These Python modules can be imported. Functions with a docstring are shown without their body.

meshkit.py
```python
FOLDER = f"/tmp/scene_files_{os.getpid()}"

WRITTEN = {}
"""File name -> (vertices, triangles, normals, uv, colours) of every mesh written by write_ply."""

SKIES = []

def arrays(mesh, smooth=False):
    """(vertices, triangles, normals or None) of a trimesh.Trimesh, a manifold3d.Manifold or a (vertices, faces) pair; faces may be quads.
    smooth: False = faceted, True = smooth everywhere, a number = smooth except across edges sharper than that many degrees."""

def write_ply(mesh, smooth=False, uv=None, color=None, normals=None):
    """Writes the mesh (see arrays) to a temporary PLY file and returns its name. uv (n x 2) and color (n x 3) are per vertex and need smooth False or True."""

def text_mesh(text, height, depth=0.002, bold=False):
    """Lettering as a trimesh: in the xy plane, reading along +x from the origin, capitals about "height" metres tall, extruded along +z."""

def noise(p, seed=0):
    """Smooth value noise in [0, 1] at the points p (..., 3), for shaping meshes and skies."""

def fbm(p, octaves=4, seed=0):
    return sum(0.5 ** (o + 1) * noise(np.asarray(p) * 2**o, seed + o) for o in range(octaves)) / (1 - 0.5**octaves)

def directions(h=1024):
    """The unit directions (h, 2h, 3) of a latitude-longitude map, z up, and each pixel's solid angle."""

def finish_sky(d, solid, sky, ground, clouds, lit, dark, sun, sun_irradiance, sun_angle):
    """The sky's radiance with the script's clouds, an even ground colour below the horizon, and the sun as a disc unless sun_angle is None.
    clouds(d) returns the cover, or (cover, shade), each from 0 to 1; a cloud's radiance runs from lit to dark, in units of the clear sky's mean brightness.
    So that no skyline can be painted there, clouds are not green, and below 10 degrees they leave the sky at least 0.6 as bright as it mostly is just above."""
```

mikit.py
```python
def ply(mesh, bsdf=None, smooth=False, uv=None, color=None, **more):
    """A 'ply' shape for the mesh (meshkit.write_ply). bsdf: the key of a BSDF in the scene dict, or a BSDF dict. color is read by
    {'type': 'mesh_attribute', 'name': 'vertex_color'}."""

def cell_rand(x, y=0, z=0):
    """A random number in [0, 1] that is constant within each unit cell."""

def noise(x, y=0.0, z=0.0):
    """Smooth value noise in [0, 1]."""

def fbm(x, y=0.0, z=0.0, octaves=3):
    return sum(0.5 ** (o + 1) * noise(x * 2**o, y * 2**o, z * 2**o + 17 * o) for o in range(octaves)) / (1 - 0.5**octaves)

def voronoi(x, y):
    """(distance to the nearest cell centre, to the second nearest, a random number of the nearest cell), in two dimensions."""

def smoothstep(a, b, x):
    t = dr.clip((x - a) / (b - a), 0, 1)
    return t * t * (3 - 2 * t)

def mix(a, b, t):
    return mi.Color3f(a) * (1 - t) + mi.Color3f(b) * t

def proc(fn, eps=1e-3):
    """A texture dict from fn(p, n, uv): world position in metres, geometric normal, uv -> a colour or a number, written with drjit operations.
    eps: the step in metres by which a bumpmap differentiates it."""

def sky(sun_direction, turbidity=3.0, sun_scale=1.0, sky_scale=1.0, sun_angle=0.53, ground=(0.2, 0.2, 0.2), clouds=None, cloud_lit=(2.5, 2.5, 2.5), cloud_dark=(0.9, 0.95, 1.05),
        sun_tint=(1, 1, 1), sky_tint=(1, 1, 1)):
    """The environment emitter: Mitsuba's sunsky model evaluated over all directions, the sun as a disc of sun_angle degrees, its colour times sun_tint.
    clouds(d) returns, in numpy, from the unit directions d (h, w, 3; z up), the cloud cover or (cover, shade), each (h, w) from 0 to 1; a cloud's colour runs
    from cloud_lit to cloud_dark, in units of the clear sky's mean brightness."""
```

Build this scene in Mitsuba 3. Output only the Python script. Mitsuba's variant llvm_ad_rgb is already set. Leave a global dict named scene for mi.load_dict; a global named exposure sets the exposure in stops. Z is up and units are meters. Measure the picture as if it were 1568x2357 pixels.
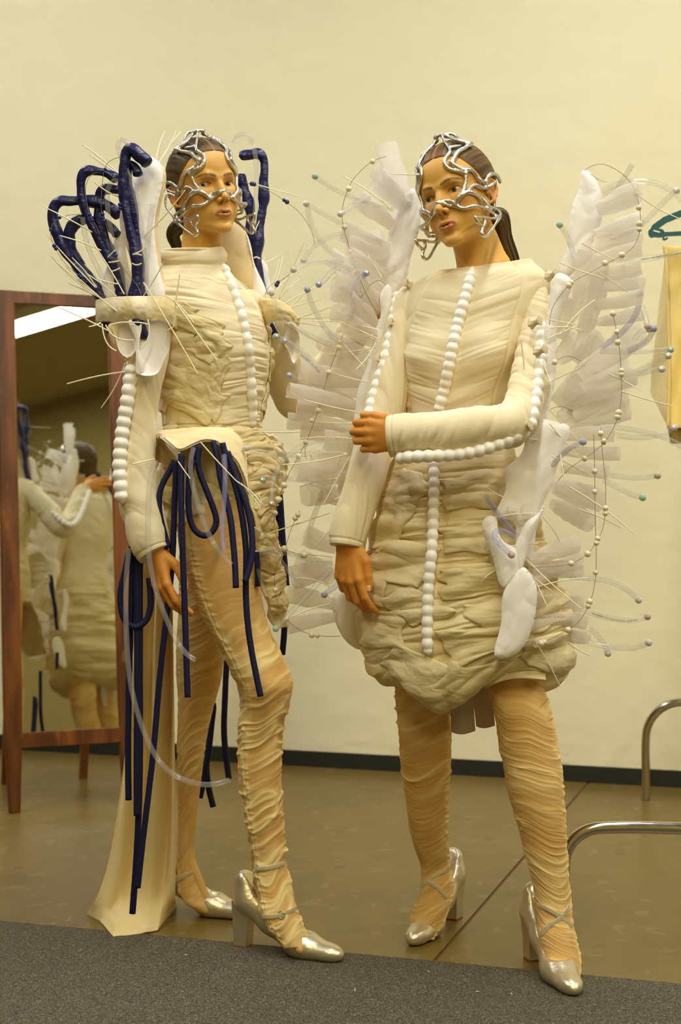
import math, numpy as np, trimesh, mitsuba as mi, drjit as dr, mikit, meshkit
from scipy.interpolate import CubicSpline, PchipInterpolator
from scipy.spatial import cKDTree
T = mi.ScalarTransform4f
W_PX, H_PX, FOC = 1568, 2357, 3273.0          # the photograph's frame; focal length in pixels
CAM_Z = 1.0

def P(px, py, d):
    """The world point seen at pixel (px, py) at the distance d in front of the camera."""
    return np.array([(px - 784.0) / FOC * d, d, CAM_Z - (py - 1178.5) / FOC * d])

def lin(*c):
    c = np.asarray(c, float) / 255.0
    return np.where(c <= 0.04045, c / 12.92, ((c + 0.055) / 1.055) ** 2.4)

def rgb(*c):
    return {'type': 'rgb', 'value': [float(x) for x in lin(*c)]}

scene, labels = {}, {}
# ------------------------------------------------------------------ camera, exposure
scene['camera'] = {
    'type': 'thinlens', 'fov': math.degrees(2 * math.atan(W_PX / 2 / FOC)), 'fov_axis': 'x',
    'aperture_radius': 0.0065, 'focus_distance': 3.2, 'near_clip': 0.05, 'far_clip': 60.0,
    'to_world': T().look_at(origin=[0, 0, CAM_Z], target=[0, 1, CAM_Z], up=[0, 0, 1])}
exposure = 0.0
LAMP = 28.8
LAMP_NEAR, LAMP_FAR = np.array([1.0, 1.03, 1.06]), np.array([1.08, 0.97, 0.54])    # cool tubes near the wall, warm ones further out
# ------------------------------------------------------------------ the room's own frame
WALL0 = np.array([0.0, 5.545, 0.0])
WR = np.array([0.9535, -0.3013, 0.0])           # along the back wall, to the right
WN = np.array([-0.3013, -0.9535, 0.0])          # out of the back wall, into the room
CEIL = 4.3
def room(a, c, z=0.0):
    return WALL0 + WR * a + WN * c + np.array([0, 0, z])

# ------------------------------------------------------------------ helpers
def key_for(name):
    if name not in scene and not any(k.startswith(name + '__') for k in scene) and name not in labels:
        return name
    i = 1
    while True:
        k = f'{name}_{i:03d}'
        if k not in scene and not any(q.startswith(k + '__') for q in scene) and k not in labels:
            return k
        i += 1

def thing(name, label, cat, group=None):
    k = key_for(name)
    labels[k] = {'label': label, 'category': cat}
    if group: labels[k]['group'] = group
    return k

def struct(name, label=None):
    labels[name] = {'kind': 'structure'}
    if label: labels[name]['label'] = label
    return name

USED = {}
def add(parent, name, mesh, bsdf, smooth=True, color=None, label=None, **more):
    full = f'{parent}__{name}' if parent else name
    n = USED.get(full, 0)
    USED[full] = n + 1
    k = full if n == 0 else f'{full}_{n:03d}'
    scene[k] = mikit.ply(mesh, bsdf, smooth=smooth, color=color, **more)
    if label: labels.setdefault(k, {})['label'] = label
    return k

def cat(parts):
    vs, fs, o = [], [], 0
    for v, f in parts:
        vs.append(v); fs.append(f + o); o += len(v)
    return np.vstack(vs), np.vstack(fs)

def box(c, half, ax=None):
    """A box with lightly chamfered edges."""
    h = np.asarray(half, float); b = min(0.15 * h.min(), 0.004)
    pts = []
    for sx in (-1, 1):
        for sy in (-1, 1):
            for sz in (-1, 1):
                s = np.array([sx, sy, sz])
                for k in range(3):
                    q = h - b; q[k] = h[k]
                    pts.append(s * q)
    pts = np.array(pts)
    m = trimesh.convex.convex_hull(pts)
    v = np.array(m.vertices)
    f = np.array(m.faces)
    if ax is not None:
        v = v @ np.array(ax)
        if np.linalg.det(np.array(ax, float)) < 0: f = f[:, ::-1]
    return v + np.asarray(c), f

def unit(v):
    v = np.asarray(v, float)
    return v / np.maximum(np.linalg.norm(v, axis=-1, keepdims=True), 1e-12)

def curve(pts, n, extra=None):
    """n points of a smooth curve through pts (and the same for the columns of extra)."""
    pts = np.asarray(pts, float)
    t = np.concatenate([[0], np.cumsum(np.maximum(np.linalg.norm(np.diff(pts, axis=0), axis=1), 1e-6))])
    tt = np.linspace(0, t[-1], n)
    out = CubicSpline(t, pts, bc_type='natural')(tt) if len(pts) > 2 else pts[0] + (pts[1] - pts[0]) * (tt / t[-1])[:, None]
    if extra is None: return out
    return out, PchipInterpolator(t, np.asarray(extra, float))(tt)

def frames(Pc, hint=None):
    Tn = unit(np.gradient(Pc, axis=0))
    h = np.array(hint if hint is not None else ([0, 0, 1] if abs(Tn[0, 2]) < 0.9 else [1, 0, 0]), float)
    A = np.zeros_like(Pc)
    a = unit(h - Tn[0] * (h @ Tn[0]))
    for i in range(len(Pc)):
        a = h if hint is not None else a
        a = unit(a - Tn[i] * (a @ Tn[i])); A[i] = a
    return Tn, A, np.cross(Tn, A)

def grid_faces(n, m, closed=True, off=0):
    i, j = np.meshgrid(np.arange(n - 1), np.arange(m if closed else m - 1), indexing='ij')
    j2 = (j + 1) % m
    a, b, c, d = i * m + j, i * m + j2, (i + 1) * m + j2, (i + 1) * m + j
    return np.vstack([np.stack([a, b, c], -1).reshape(-1, 3), np.stack([a, c, d], -1).reshape(-1, 3)]) + off

def grid_normals(G, closed=True):
    if closed:
        du = np.roll(G, -1, 1) - np.roll(G, 1, 1)
    else:
        du = np.gradient(G, axis=1)
    dv = np.gradient(G, axis=0)
    return unit(np.cross(du, dv))

def close_grid(G, caps=True):
    """(n, m, 3) rings, closed around, to a mesh facing outwards."""
    n, m = G.shape[:2]
    v = G.reshape(-1, 3); f = grid_faces(n, m)
    if caps:
        c0, c1 = G[0].mean(0), G[-1].mean(0)
        j = np.arange(m); j2 = (j + 1) % m
        f = np.vstack([f, np.stack([np.full(m, n * m), j2, j], 1), np.stack([np.full(m, n * m + 1), (n - 1) * m + j, (n - 1) * m + j2], 1)])
        v = np.vstack([v, c0, c1])
    p = v[f]
    if np.einsum('ij,ij->i', p[:, 0], np.cross(p[:, 1] - v.mean(0), p[:, 2] - v.mean(0))).sum() < 0:
        pass
    q = p - v.mean(0)
    if np.einsum('ij,ij->i', q[:, 0], np.cross(q[:, 1], q[:, 2])).sum() < 0:
        f = f[:, ::-1]
    return v, f

def sweep(pts, r, n=40, m=12, caps=True, flat=1.0, hint=None, disp=None, ends=0.0):
    """A round (or flattened) tube along pts; disp(theta, s) moves its skin outwards, ends > 0 rounds the ends."""
    pts = np.asarray(pts, float)
    rr = np.broadcast_to(np.asarray(r, float), (len(pts),))
    C, R = curve(pts, n, rr)
    if ends > 0:
        s = np.concatenate([[0], np.cumsum(np.linalg.norm(np.diff(C, axis=0), axis=1))])
        e = np.minimum(s, s[-1] - s)
        x = np.clip(e / ends, 0, 1)
        R = R * np.sqrt(np.clip(1 - (1 - x) ** 2, 0.02, 1))
    Tn, A, B = frames(C, hint)
    th = np.arange(m) / m * 2 * np.pi
    G = C[:, None] + R[:, None, None] * (np.cos(th)[None, :, None] * A[:, None] + flat * np.sin(th)[None, :, None] * B[:, None])
    if disp is not None:
        s = np.concatenate([[0], np.cumsum(np.linalg.norm(np.diff(C, axis=0), axis=1))])
        N = unit(G - C[:, None])
        G = G + N * disp(th[None, :] + 0 * s[:, None], s[:, None] + 0 * th[None, :])[..., None]
    return close_grid(G, caps)

def sheet(G, thick=0.002):
    """A cloth of some thickness over the open grid G (n, m, 3)."""
    n, m = G.shape[:2]
    N = grid_normals(G, False)
    v = np.vstack([(G + N * thick / 2).reshape(-1, 3), (G - N * thick / 2).reshape(-1, 3)])
    f = grid_faces(n, m, False)
    k = n * m
    rim = np.concatenate([np.arange(m), np.arange(1, n) * m + m - 1, (n - 1) * m + np.arange(m - 2, -1, -1), np.arange(n - 2, 0, -1) * m])
    r2 = np.roll(rim, -1)
    f = np.vstack([f, f[:, ::-1] + k, np.stack([rim, rim + k, r2 + k], 1), np.stack([rim, r2 + k, r2], 1)])
    return v, f

def ball(c, r, sub=2):
    m = trimesh.creation.icosphere(subdivisions=sub)
    return np.array(m.vertices) * r + np.asarray(c), np.array(m.faces)

def n3(x, y, z=0.0, seed=0):
    x, y, z = np.broadcast_arrays(np.asarray(x, float), np.asarray(y, float), np.asarray(z, float))
    return meshkit.noise(np.stack([x + 100, y + 100, z + 100], -1), seed)

def ridge(x, y, z=0.0, seed=0, p=1.5):
    return (1 - np.abs(2 * n3(x, y, z, seed) - 1)) ** p

def sstep(a, b, x):
    t = np.clip((x - a) / (b - a), 0, 1)
    return t * t * (3 - 2 * t)

def mixc(a, b, t):
    return np.asarray(a) * (1 - t[..., None]) + np.asarray(b) * t[..., None]

# ------------------------------------------------------------------ soft solids: a distance field on a graded grid
class Field:
    def __init__(self, lo, hi, base, fine):
        self.ax = []
        for k in range(3):
            cuts = sorted({lo[k], hi[k], *[max(lo[k], min(hi[k], q)) for f in fine for q in (f[0][k], f[1][k])]})
            pts = []
            for a, b in zip(cuts[:-1], cuts[1:]):
                mid = (a + b) / 2
                h = min([base] + [f[2] for f in fine if f[0][k] <= mid <= f[1][k]])
                pts.append(np.linspace(a, b, max(2, int(math.ceil((b - a) / h)) + 1))[:-1])
            self.ax.append(np.concatenate(pts + [[hi[k]]]).astype(np.float32))
        self.F = np.full([len(a) for a in self.ax], 1.0, np.float32)
        self.fr = None
    def frame(self, R=None, O=None, s=1.0):
        self.fr = None if R is None else (np.asarray(R, np.float32), np.asarray(O, np.float32), s)
    def to_world(self, p):
        p = np.asarray(p, float)
        return p if self.fr is None else np.asarray(self.fr[1]) + (p * self.fr[2]) @ np.asarray(self.fr[0])
    def region(self, lo, hi, pad):
        c = np.array([[x, y, z] for x in (lo[0], hi[0]) for y in (lo[1], hi[1]) for z in (lo[2], hi[2])])
        c = self.to_world(c)
        lo, hi = c.min(0) - pad, c.max(0) + pad
        sl = tuple(slice(max(0, np.searchsorted(a, l) - 1), min(len(a), np.searchsorted(a, h) + 1)) for a, l, h in zip(self.ax, lo, hi))
        x, y, z = self.ax[0][sl[0]][:, None, None], self.ax[1][sl[1]][None, :, None], self.ax[2][sl[2]][None, None, :]
        if self.fr is None: return sl, (x, y, z)
        R, O, s = self.fr
        x, y, z = (x - O[0]) / s, (y - O[1]) / s, (z - O[2]) / s
        return sl, tuple(R[k, 0] * x + R[k, 1] * y + R[k, 2] * z for k in range(3))
    def scale(self): return 1.0 if self.fr is None else self.fr[2]
    def join(self, sl, d, k, cut=False):
        k = np.float32(k * self.scale()); d = (d * self.scale()).astype(np.float32)
        a = self.F[sl]
        if cut: a, d = -a, d
        h = np.clip(0.5 + 0.5 * (a - d) / k, 0, 1)
        r = a * (1 - h) + d * h - k * h * (1 - h)
        self.F[sl] = -r if cut else r
    def ell(self, c, r, k, cut=False, pad=None):
        c, r = np.asarray(c, float), np.asarray(r, float)
        pad = (k + 0.2 * r.max()) * self.scale() + 0.006 if pad is None else pad
        sl, (x, y, z) = self.region(c - r, c + r, pad)
        x, y, z = x - c[0], y - c[1], z - c[2]
        k0 = np.sqrt((x / r[0]) ** 2 + (y / r[1]) ** 2 + (z / r[2]) ** 2) + 1e-9
        k1 = np.sqrt((x / r[0] ** 2) ** 2 + (y / r[1] ** 2) ** 2 + (z / r[2] ** 2) ** 2) + 1e-9
        self.join(sl, k0 * (k0 - 1) / k1, k, cut)
    def cone(self, a, b, ra, rb, k, cut=False):
        a, b = np.asarray(a, float), np.asarray(b, float)
        R = max(ra, rb)
        sl, (x, y, z) = self.region(np.minimum(a, b) - R, np.maximum(a, b) + R, (k + 0.3 * R) * self.scale() + 0.006)
        d = b - a; L = d @ d + 1e-12
        t = np.clip(((x - a[0]) * d[0] + (y - a[1]) * d[1] + (z - a[2]) * d[2]) / L, 0, 1)
        q = np.sqrt((x - a[0] - t * d[0]) ** 2 + (y - a[1] - t * d[1]) ** 2 + (z - a[2] - t * d[2]) ** 2)
        self.join(sl, q - (ra + (rb - ra) * t), k, cut)
    def chain(self, pts, r, k, k0=None):
        for i in range(len(pts) - 1):
            self.cone(pts[i], pts[i + 1], r[i], r[i + 1], k0 if (k0 and i == 0) else k)
    def mesh(self, smooth=1):
        F, ax = self.F, self.ax
        S = F < 0
        n = [len(a) for a in ax]
        any_, all_ = np.zeros([q - 1 for q in n], bool), np.ones([q - 1 for q in n], bool)
        for a in (0, 1):
            for b in (0, 1):
                for c in (0, 1):
                    q = S[a:n[0] - 1 + a, b:n[1] - 1 + b, c:n[2] - 1 + c]
                    any_ |= q; all_ &= q
        cells = np.argwhere(any_ & ~all_)
        corner = np.array([[a, b, c] for a in (0, 1) for b in (0, 1) for c in (0, 1)])
        vals = np.stack([F[cells[:, 0] + c[0], cells[:, 1] + c[1], cells[:, 2] + c[2]] for c in corner], 1)
        acc, cnt = np.zeros((len(cells), 3)), np.zeros(len(cells))
        for i in range(8):
            for j in range(i + 1, 8):
                if np.abs(corner[i] - corner[j]).sum() != 1: continue
                a, b = vals[:, i], vals[:, j]
                x = (a < 0) != (b < 0)
                t = np.where(x, a / np.where(x, a - b, 1), 0)
                acc += np.where(x[:, None], corner[i] + t[:, None] * (corner[j] - corner[i]), 0); cnt += x
        pos = acc / cnt[:, None]
        v = np.stack([ax[k][cells[:, k]] + pos[:, k] * (ax[k][cells[:, k] + 1] - ax[k][cells[:, k]]) for k in range(3)], 1)
        idx = np.full([q - 1 for q in n], -1, np.int32)
        idx[tuple(cells.T)] = np.arange(len(cells))
        faces = []
        for k in range(3):
            u, w = (k + 1) % 3, (k + 2) % 3
            s0 = [slice(None)] * 3; s1 = [slice(None)] * 3
            s0[k], s1[k] = slice(0, n[k] - 1), slice(1, n[k])
            e = np.argwhere(S[tuple(s0)] != S[tuple(s1)])
            e = e[(e[:, u] > 0) & (e[:, w] > 0) & (e[:, u] < n[u] - 1) & (e[:, w] < n[w] - 1)]
            def at(du, dw):
                q = e.copy(); q[:, u] -= du; q[:, w] -= dw
                return idx[tuple(q.T)]
            quad = np.stack([at(1, 1), at(0, 1), at(0, 0), at(1, 0)], 1)
            flip = ~S[tuple(e.T)]
            quad[flip] = quad[flip][:, ::-1]
            faces.append(quad)
        q = np.vstack(faces)
        q = q[(q >= 0).all(1)]
        f = np.vstack([q[:, [0, 1, 2]], q[:, [0, 2, 3]]])
        for _ in range(smooth):
            a = np.zeros_like(v); c = np.zeros(len(v))
            for i in range(4):
                np.add.at(a, q[:, i], v[q[:, (i + 1) % 4]]); np.add.at(c, q[:, i], 1)
                np.add.at(a, q[:, i], v[q[:, (i + 3) % 4]]); np.add.at(c, q[:, i], 1)
            v = v + 0.4 * (a / c[:, None] - v)
        return v, f
# ------------------------------------------------------------------ materials
def mixm(a, b, t):
    return mikit.mix(*[[float(x) for x in q] if isinstance(q, np.ndarray) else q for q in (a, b)], t)
def fabric_bump(p, n, uv):
    return mikit.noise(p.x * 900, p.y * 900, p.z * 1400) * 0.5 + mikit.noise(p.x * 300, p.y * 300, p.z * 300) * 0.5
def vcol(): return {'type': 'mesh_attribute', 'name': 'vertex_color'}
def two(b): return {'type': 'twosided', 'bsdf': b}
def bump(b, fn, scale, eps=1e-3): return {'type': 'bumpmap', 'arbitrary': mikit.proc(fn, eps), 'scale': scale, 'bsdf': b}

def crumple(p, n, uv):
    a = mikit.noise(p.x * 55, p.y * 55, p.z * 75 + 4 * p.x); b = mikit.noise(p.x * 130 + 9, p.y * 130, p.z * 150)
    c = mikit.noise(p.x * 290, p.y * 290 + 5, p.z * 310)
    return dr.abs(2 * a - 1) * 0.55 + dr.abs(2 * b - 1) * 0.30 + dr.abs(2 * c - 1) * 0.10 + mikit.noise(p.x * 900, p.y * 900, p.z * 1400) * 0.05
scene['mat_linen'] = two(bump({'type': 'principled', 'base_color': vcol(), 'roughness': 0.88, 'specular': 0.2}, crumple, 0.0015, 5e-4))
scene['mat_cloth'] = two(bump({'type': 'principled', 'base_color': vcol(), 'roughness': 0.85, 'specular': 0.25}, fabric_bump, 0.0004, 4e-4))
scene['mat_sheer'] = two(bump({'type': 'principled', 'base_color': vcol(), 'roughness': 0.8, 'specular': 0.2, 'sheen': 0.2}, fabric_bump, 0.0002, 4e-4))
scene['mat_skin'] = two({'type': 'principled', 'base_color': vcol(), 'roughness': 0.5, 'specular': 0.32})
scene['mat_hair'] = two({'type': 'principled', 'base_color': vcol(), 'roughness': 0.5, 'specular': 0.35})
scene['mat_eye'] = two({'type': 'principled', 'base_color': vcol(), 'roughness': 0.08, 'specular': 0.6})
scene['mat_white_rubber'] = {'type': 'principled', 'base_color': rgb(238, 234, 224), 'roughness': 0.38, 'specular': 0.45}
scene['mat_satin'] = two(bump({'type': 'principled', 'base_color': rgb(240, 236, 230), 'roughness': 0.42, 'specular': 0.4, 'sheen': 0.3}, fabric_bump, 0.0002, 4e-4))
scene['mat_silver'] = two(bump({'type': 'principled', 'base_color': rgb(214, 211, 200), 'roughness': 0.33, 'metallic': 0.95, 'specular': 0.5},
                           lambda p, n, uv: mikit.fbm(p.x * 260, p.y * 260, p.z * 260), 0.0008, 8e-4))
scene['mat_shoe'] = two(bump({'type': 'principled', 'base_color': rgb(220, 208, 176), 'roughness': 0.36, 'metallic': 0.8, 'specular': 0.5},
                         lambda p, n, uv: mikit.fbm(p.x * 120, p.y * 120, p.z * 120) , 0.0010, 1e-3))
scene['mat_strap'] = {'type': 'principled', 'base_color': rgb(226, 214, 178), 'roughness': 0.42, 'metallic': 0.45, 'specular': 0.6}
scene['mat_heel_tip'] = {'type': 'principled', 'base_color': rgb(120, 62, 30), 'roughness': 0.5}
scene['mat_dark'] = {'type': 'principled', 'base_color': rgb(30, 30, 32), 'roughness': 0.6}
scene['mat_navy'] = two({'type': 'principled', 'base_color': rgb(19, 20, 58), 'roughness': 0.65, 'specular': 0.3, 'sheen': 0.15})
scene['mat_navy_gauze'] = two(bump({'type': 'principled', 'base_color': rgb(24, 25, 76), 'roughness': 0.36, 'specular': 0.5}, crumple, 0.002, 5e-4))
scene['mat_navy_bead'] = {'type': 'principled', 'base_color': rgb(12, 32, 96), 'roughness': 0.1, 'specular': 0.6, 'clearcoat': 0.5}
scene['mat_tie'] = {'type': 'principled', 'base_color': rgb(240, 232, 200), 'roughness': 0.45, 'spec_trans': 0.0}
scene['mat_wire'] = {'type': 'principled', 'base_color': rgb(140, 128, 92), 'roughness': 0.4, 'metallic': 0.4}
def clear_tube(tint, cover):
    return {'type': 'blendbsdf', 'weight': cover, 'a': {'type': 'thindielectric', 'int_ior': 1.45},
            'b': two({'type': 'principled', 'base_color': rgb(*tint), 'roughness': 0.12, 'specular': 0.7})}
scene['mat_pvc'] = clear_tube((240, 238, 236), 0.10)
scene['mat_pvc_blue'] = clear_tube((176, 178, 226), 0.20)
scene['mat_organza'] = {'type': 'mask', 'opacity': 0.54, 'bsdf': {'type': 'principledthin', 'base_color': rgb(240, 234, 226), 'roughness': 0.4, 'diff_trans': 0.8, 'spec_trans': 0.0}}
scene['mat_crystal'] = {'type': 'dielectric', 'int_ior': 1.6}
scene['mat_pearl'] = {'type': 'principled', 'base_color': rgb(244, 234, 200), 'roughness': 0.14, 'specular': 0.7, 'spec_trans': 0.25, 'clearcoat': 0.5}
def tinted_crystal(c):
    return {'type': 'principled', 'base_color': rgb(*c), 'roughness': 0.06, 'specular': 0.9, 'spec_trans': 0.3, 'clearcoat': 0.5}
scene['mat_crystal_green'] = tinted_crystal((178, 214, 190))
scene['mat_crystal_blue'] = tinted_crystal((178, 188, 226))
scene['mat_crystal_grey'] = tinted_crystal((226, 224, 216))
scene['mat_crystal_rose'] = tinted_crystal((222, 192, 178))
scene['mat_print'] = {'type': 'principled', 'base_color': rgb(60, 58, 56), 'roughness': 0.6}
def chrome_scuff(p, n, uv): return 0.10 + 0.10 * mikit.fbm(p.x * 30, p.y * 30, p.z * 30)
scene['mat_chrome'] = {'type': 'principled', 'base_color': rgb(205, 200, 190), 'metallic': 1.0, 'roughness': mikit.proc(chrome_scuff)}

def wall_color(p, n, uv):
    a = p.x * 0.9535 - p.y * 0.3013
    c = mixm(lin(246, 237, 197), lin(242, 232, 188), mikit.fbm(a * 1.3, p.z * 1.3, 3.0))
    smear = mikit.smoothstep(0.55, 0.8, mikit.fbm(a * 2.2 + 7, p.z * 14, 5.0)) * mikit.smoothstep(0.30, 0.05, p.z)
    c = mixm(c, lin(222, 190, 150), smear * 0.5)
    scuff = mikit.smoothstep(0.62, 0.8, mikit.fbm(a * 5, p.z * 40, 9.0)) * mikit.smoothstep(0.13, 0.06, p.z)
    return mixm(c, lin(120, 112, 92), scuff * 0.6)
scene['mat_wall'] = two(bump({'type': 'principled', 'base_color': mikit.proc(wall_color), 'roughness': 0.75, 'specular': 0.2},
                         lambda p, n, uv: mikit.fbm(p.x * 14, p.y * 14, p.z * 14), 0.004, 4e-3))
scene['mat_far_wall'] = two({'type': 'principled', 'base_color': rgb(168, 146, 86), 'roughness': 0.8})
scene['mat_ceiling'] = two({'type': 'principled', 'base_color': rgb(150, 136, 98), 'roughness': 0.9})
def floor_color(p, n, uv):
    c = mixm(lin(110, 90, 41), lin(94, 76, 33), mikit.fbm(p.x * 2.2, p.y * 2.2, 1.0, 4))
    c = mixm(c, lin(88, 72, 36), mikit.smoothstep(0.55, 0.75, mikit.fbm(p.x * 9, p.y * 9, 4.0)) * 0.3)
    spot = mikit.smoothstep(0.80, 0.85, mikit.fbm(p.x * 11 + 3, p.y * 11, 8.0))
    c = mixm(c, lin(60, 48, 34), spot * 0.3)
    return mixm(c, lin(130, 112, 78), mikit.smoothstep(0.7, 0.8, mikit.fbm(p.x * 24, p.y * 24 + 5, 2.0)) * 0.3)
scene['mat_floor'] = two(bump({'type': 'principled', 'base_color': mikit.proc(floor_color), 'roughness': 0.34, 'specular': 0.42},
                          lambda p, n, uv: mikit.fbm(p.x * 6, p.y * 6, 0), 0.0012, 4e-3))
def carpet_color(p, n, uv):
    f = mikit.noise(p.x * 520, p.y * 520, p.z * 100) * 0.6 + mikit.noise(p.x * 1200, p.y * 1200, p.z * 300) * 0.4
    c = mixm(lin(46, 44, 39), lin(100, 93, 75), mikit.smoothstep(0.25, 0.75, f))
    return mixm(c, lin(170, 160, 140), mikit.smoothstep(0.80, 0.86, mikit.noise(p.x * 420, p.y * 420, 7)) * 0.35)
scene['mat_carpet'] = two(bump({'type': 'principled', 'base_color': mikit.proc(carpet_color), 'roughness': 0.95, 'specular': 0.1, 'sheen': 0.3},
                           lambda p, n, uv: mikit.noise(p.x * 420, p.y * 420, p.z * 420), 0.0025, 6e-4))
def wood_color(p, n, uv):
    g = mikit.fbm(p.x * 24, p.y * 24, p.z * 2.5)
    c = mixm(lin(126, 72, 24), lin(84, 45, 13), mikit.smoothstep(0.3, 0.7, g))
    return mixm(c, lin(152, 94, 38), mikit.smoothstep(0.68, 0.8, mikit.fbm(p.x * 60, p.y * 60, p.z * 12)) * 0.5)
scene['mat_wood'] = two({'type': 'principled', 'base_color': mikit.proc(wood_color), 'roughness': 0.4, 'specular': 0.4})
scene['mat_mirror'] = {'type': 'conductor', 'material': 'none', 'specular_reflectance': {'type': 'rgb', 'value': [0.80, 0.83, 0.76]}}
scene['mat_hanger'] = {'type': 'principled', 'base_color': rgb(20, 84, 86), 'roughness': 0.4, 'specular': 0.5}
scene['mat_yellow'] = two({'type': 'principled', 'base_color': rgb(238, 212, 130), 'roughness': 0.7, 'sheen': 0.2})
scene['mat_yellow_sheer'] = {'type': 'mask', 'opacity': 0.5, 'bsdf': {'type': 'principledthin', 'base_color': rgb(228, 212, 160), 'roughness': 0.5, 'diff_trans': 0.9}}
scene['mat_baseboard'] = two({'type': 'principled', 'base_color': rgb(38, 40, 32), 'roughness': 0.5})
scene['mat_lamp_body'] = {'type': 'principled', 'base_color': rgb(225, 222, 210), 'roughness': 0.5}
scene['mat_joint'] = two({'type': 'principled', 'base_color': rgb(92, 66, 32), 'roughness': 0.7})

# ------------------------------------------------------------------ the room
def quad(a, b, c, d, nu=1, nv=1):
    u, v = np.linspace(0, 1, nu + 1), np.linspace(0, 1, nv + 1)
    a, b, c, d = map(np.asarray, (a, b, c, d))
    G = (1 - v)[:, None, None] * ((1 - u)[:, None] * a + u[:, None] * b)[None] + v[:, None, None] * ((1 - u)[:, None] * d + u[:, None] * c)[None]
    return G.reshape(-1, 3), grid_faces(nv + 1, nu + 1, False)

A0, A1, C1 = -6.5, 6.5, 9.5                     # the hall: along the wall, and its depth
struct('wall_back', 'cream painted plaster wall behind the two models')
add(None, 'wall_back', quad(room(A0, 0, 0.062), room(A1, 0, 0.062), room(A1, 0, CEIL), room(A0, 0, CEIL)), 'mat_wall', False)
struct('baseboard_back', 'black recessed skirting strip at the foot of the wall')
add(None, 'baseboard_back', box(room(0, -0.012, 0.031), (6.5, 0.012, 0.031), (WR, WN, (0, 0, 1))), 'mat_baseboard', False)
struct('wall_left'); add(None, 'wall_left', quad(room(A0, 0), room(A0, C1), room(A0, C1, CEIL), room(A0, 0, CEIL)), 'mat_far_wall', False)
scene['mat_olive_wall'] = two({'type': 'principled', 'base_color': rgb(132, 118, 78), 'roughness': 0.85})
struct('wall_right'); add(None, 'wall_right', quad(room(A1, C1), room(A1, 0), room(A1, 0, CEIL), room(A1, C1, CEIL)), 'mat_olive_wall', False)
struct('wall_front'); add(None, 'wall_front', quad(room(A0, C1), room(A1, C1), room(A1, C1, CEIL), room(A0, C1, CEIL)), 'mat_far_wall', False)
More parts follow.
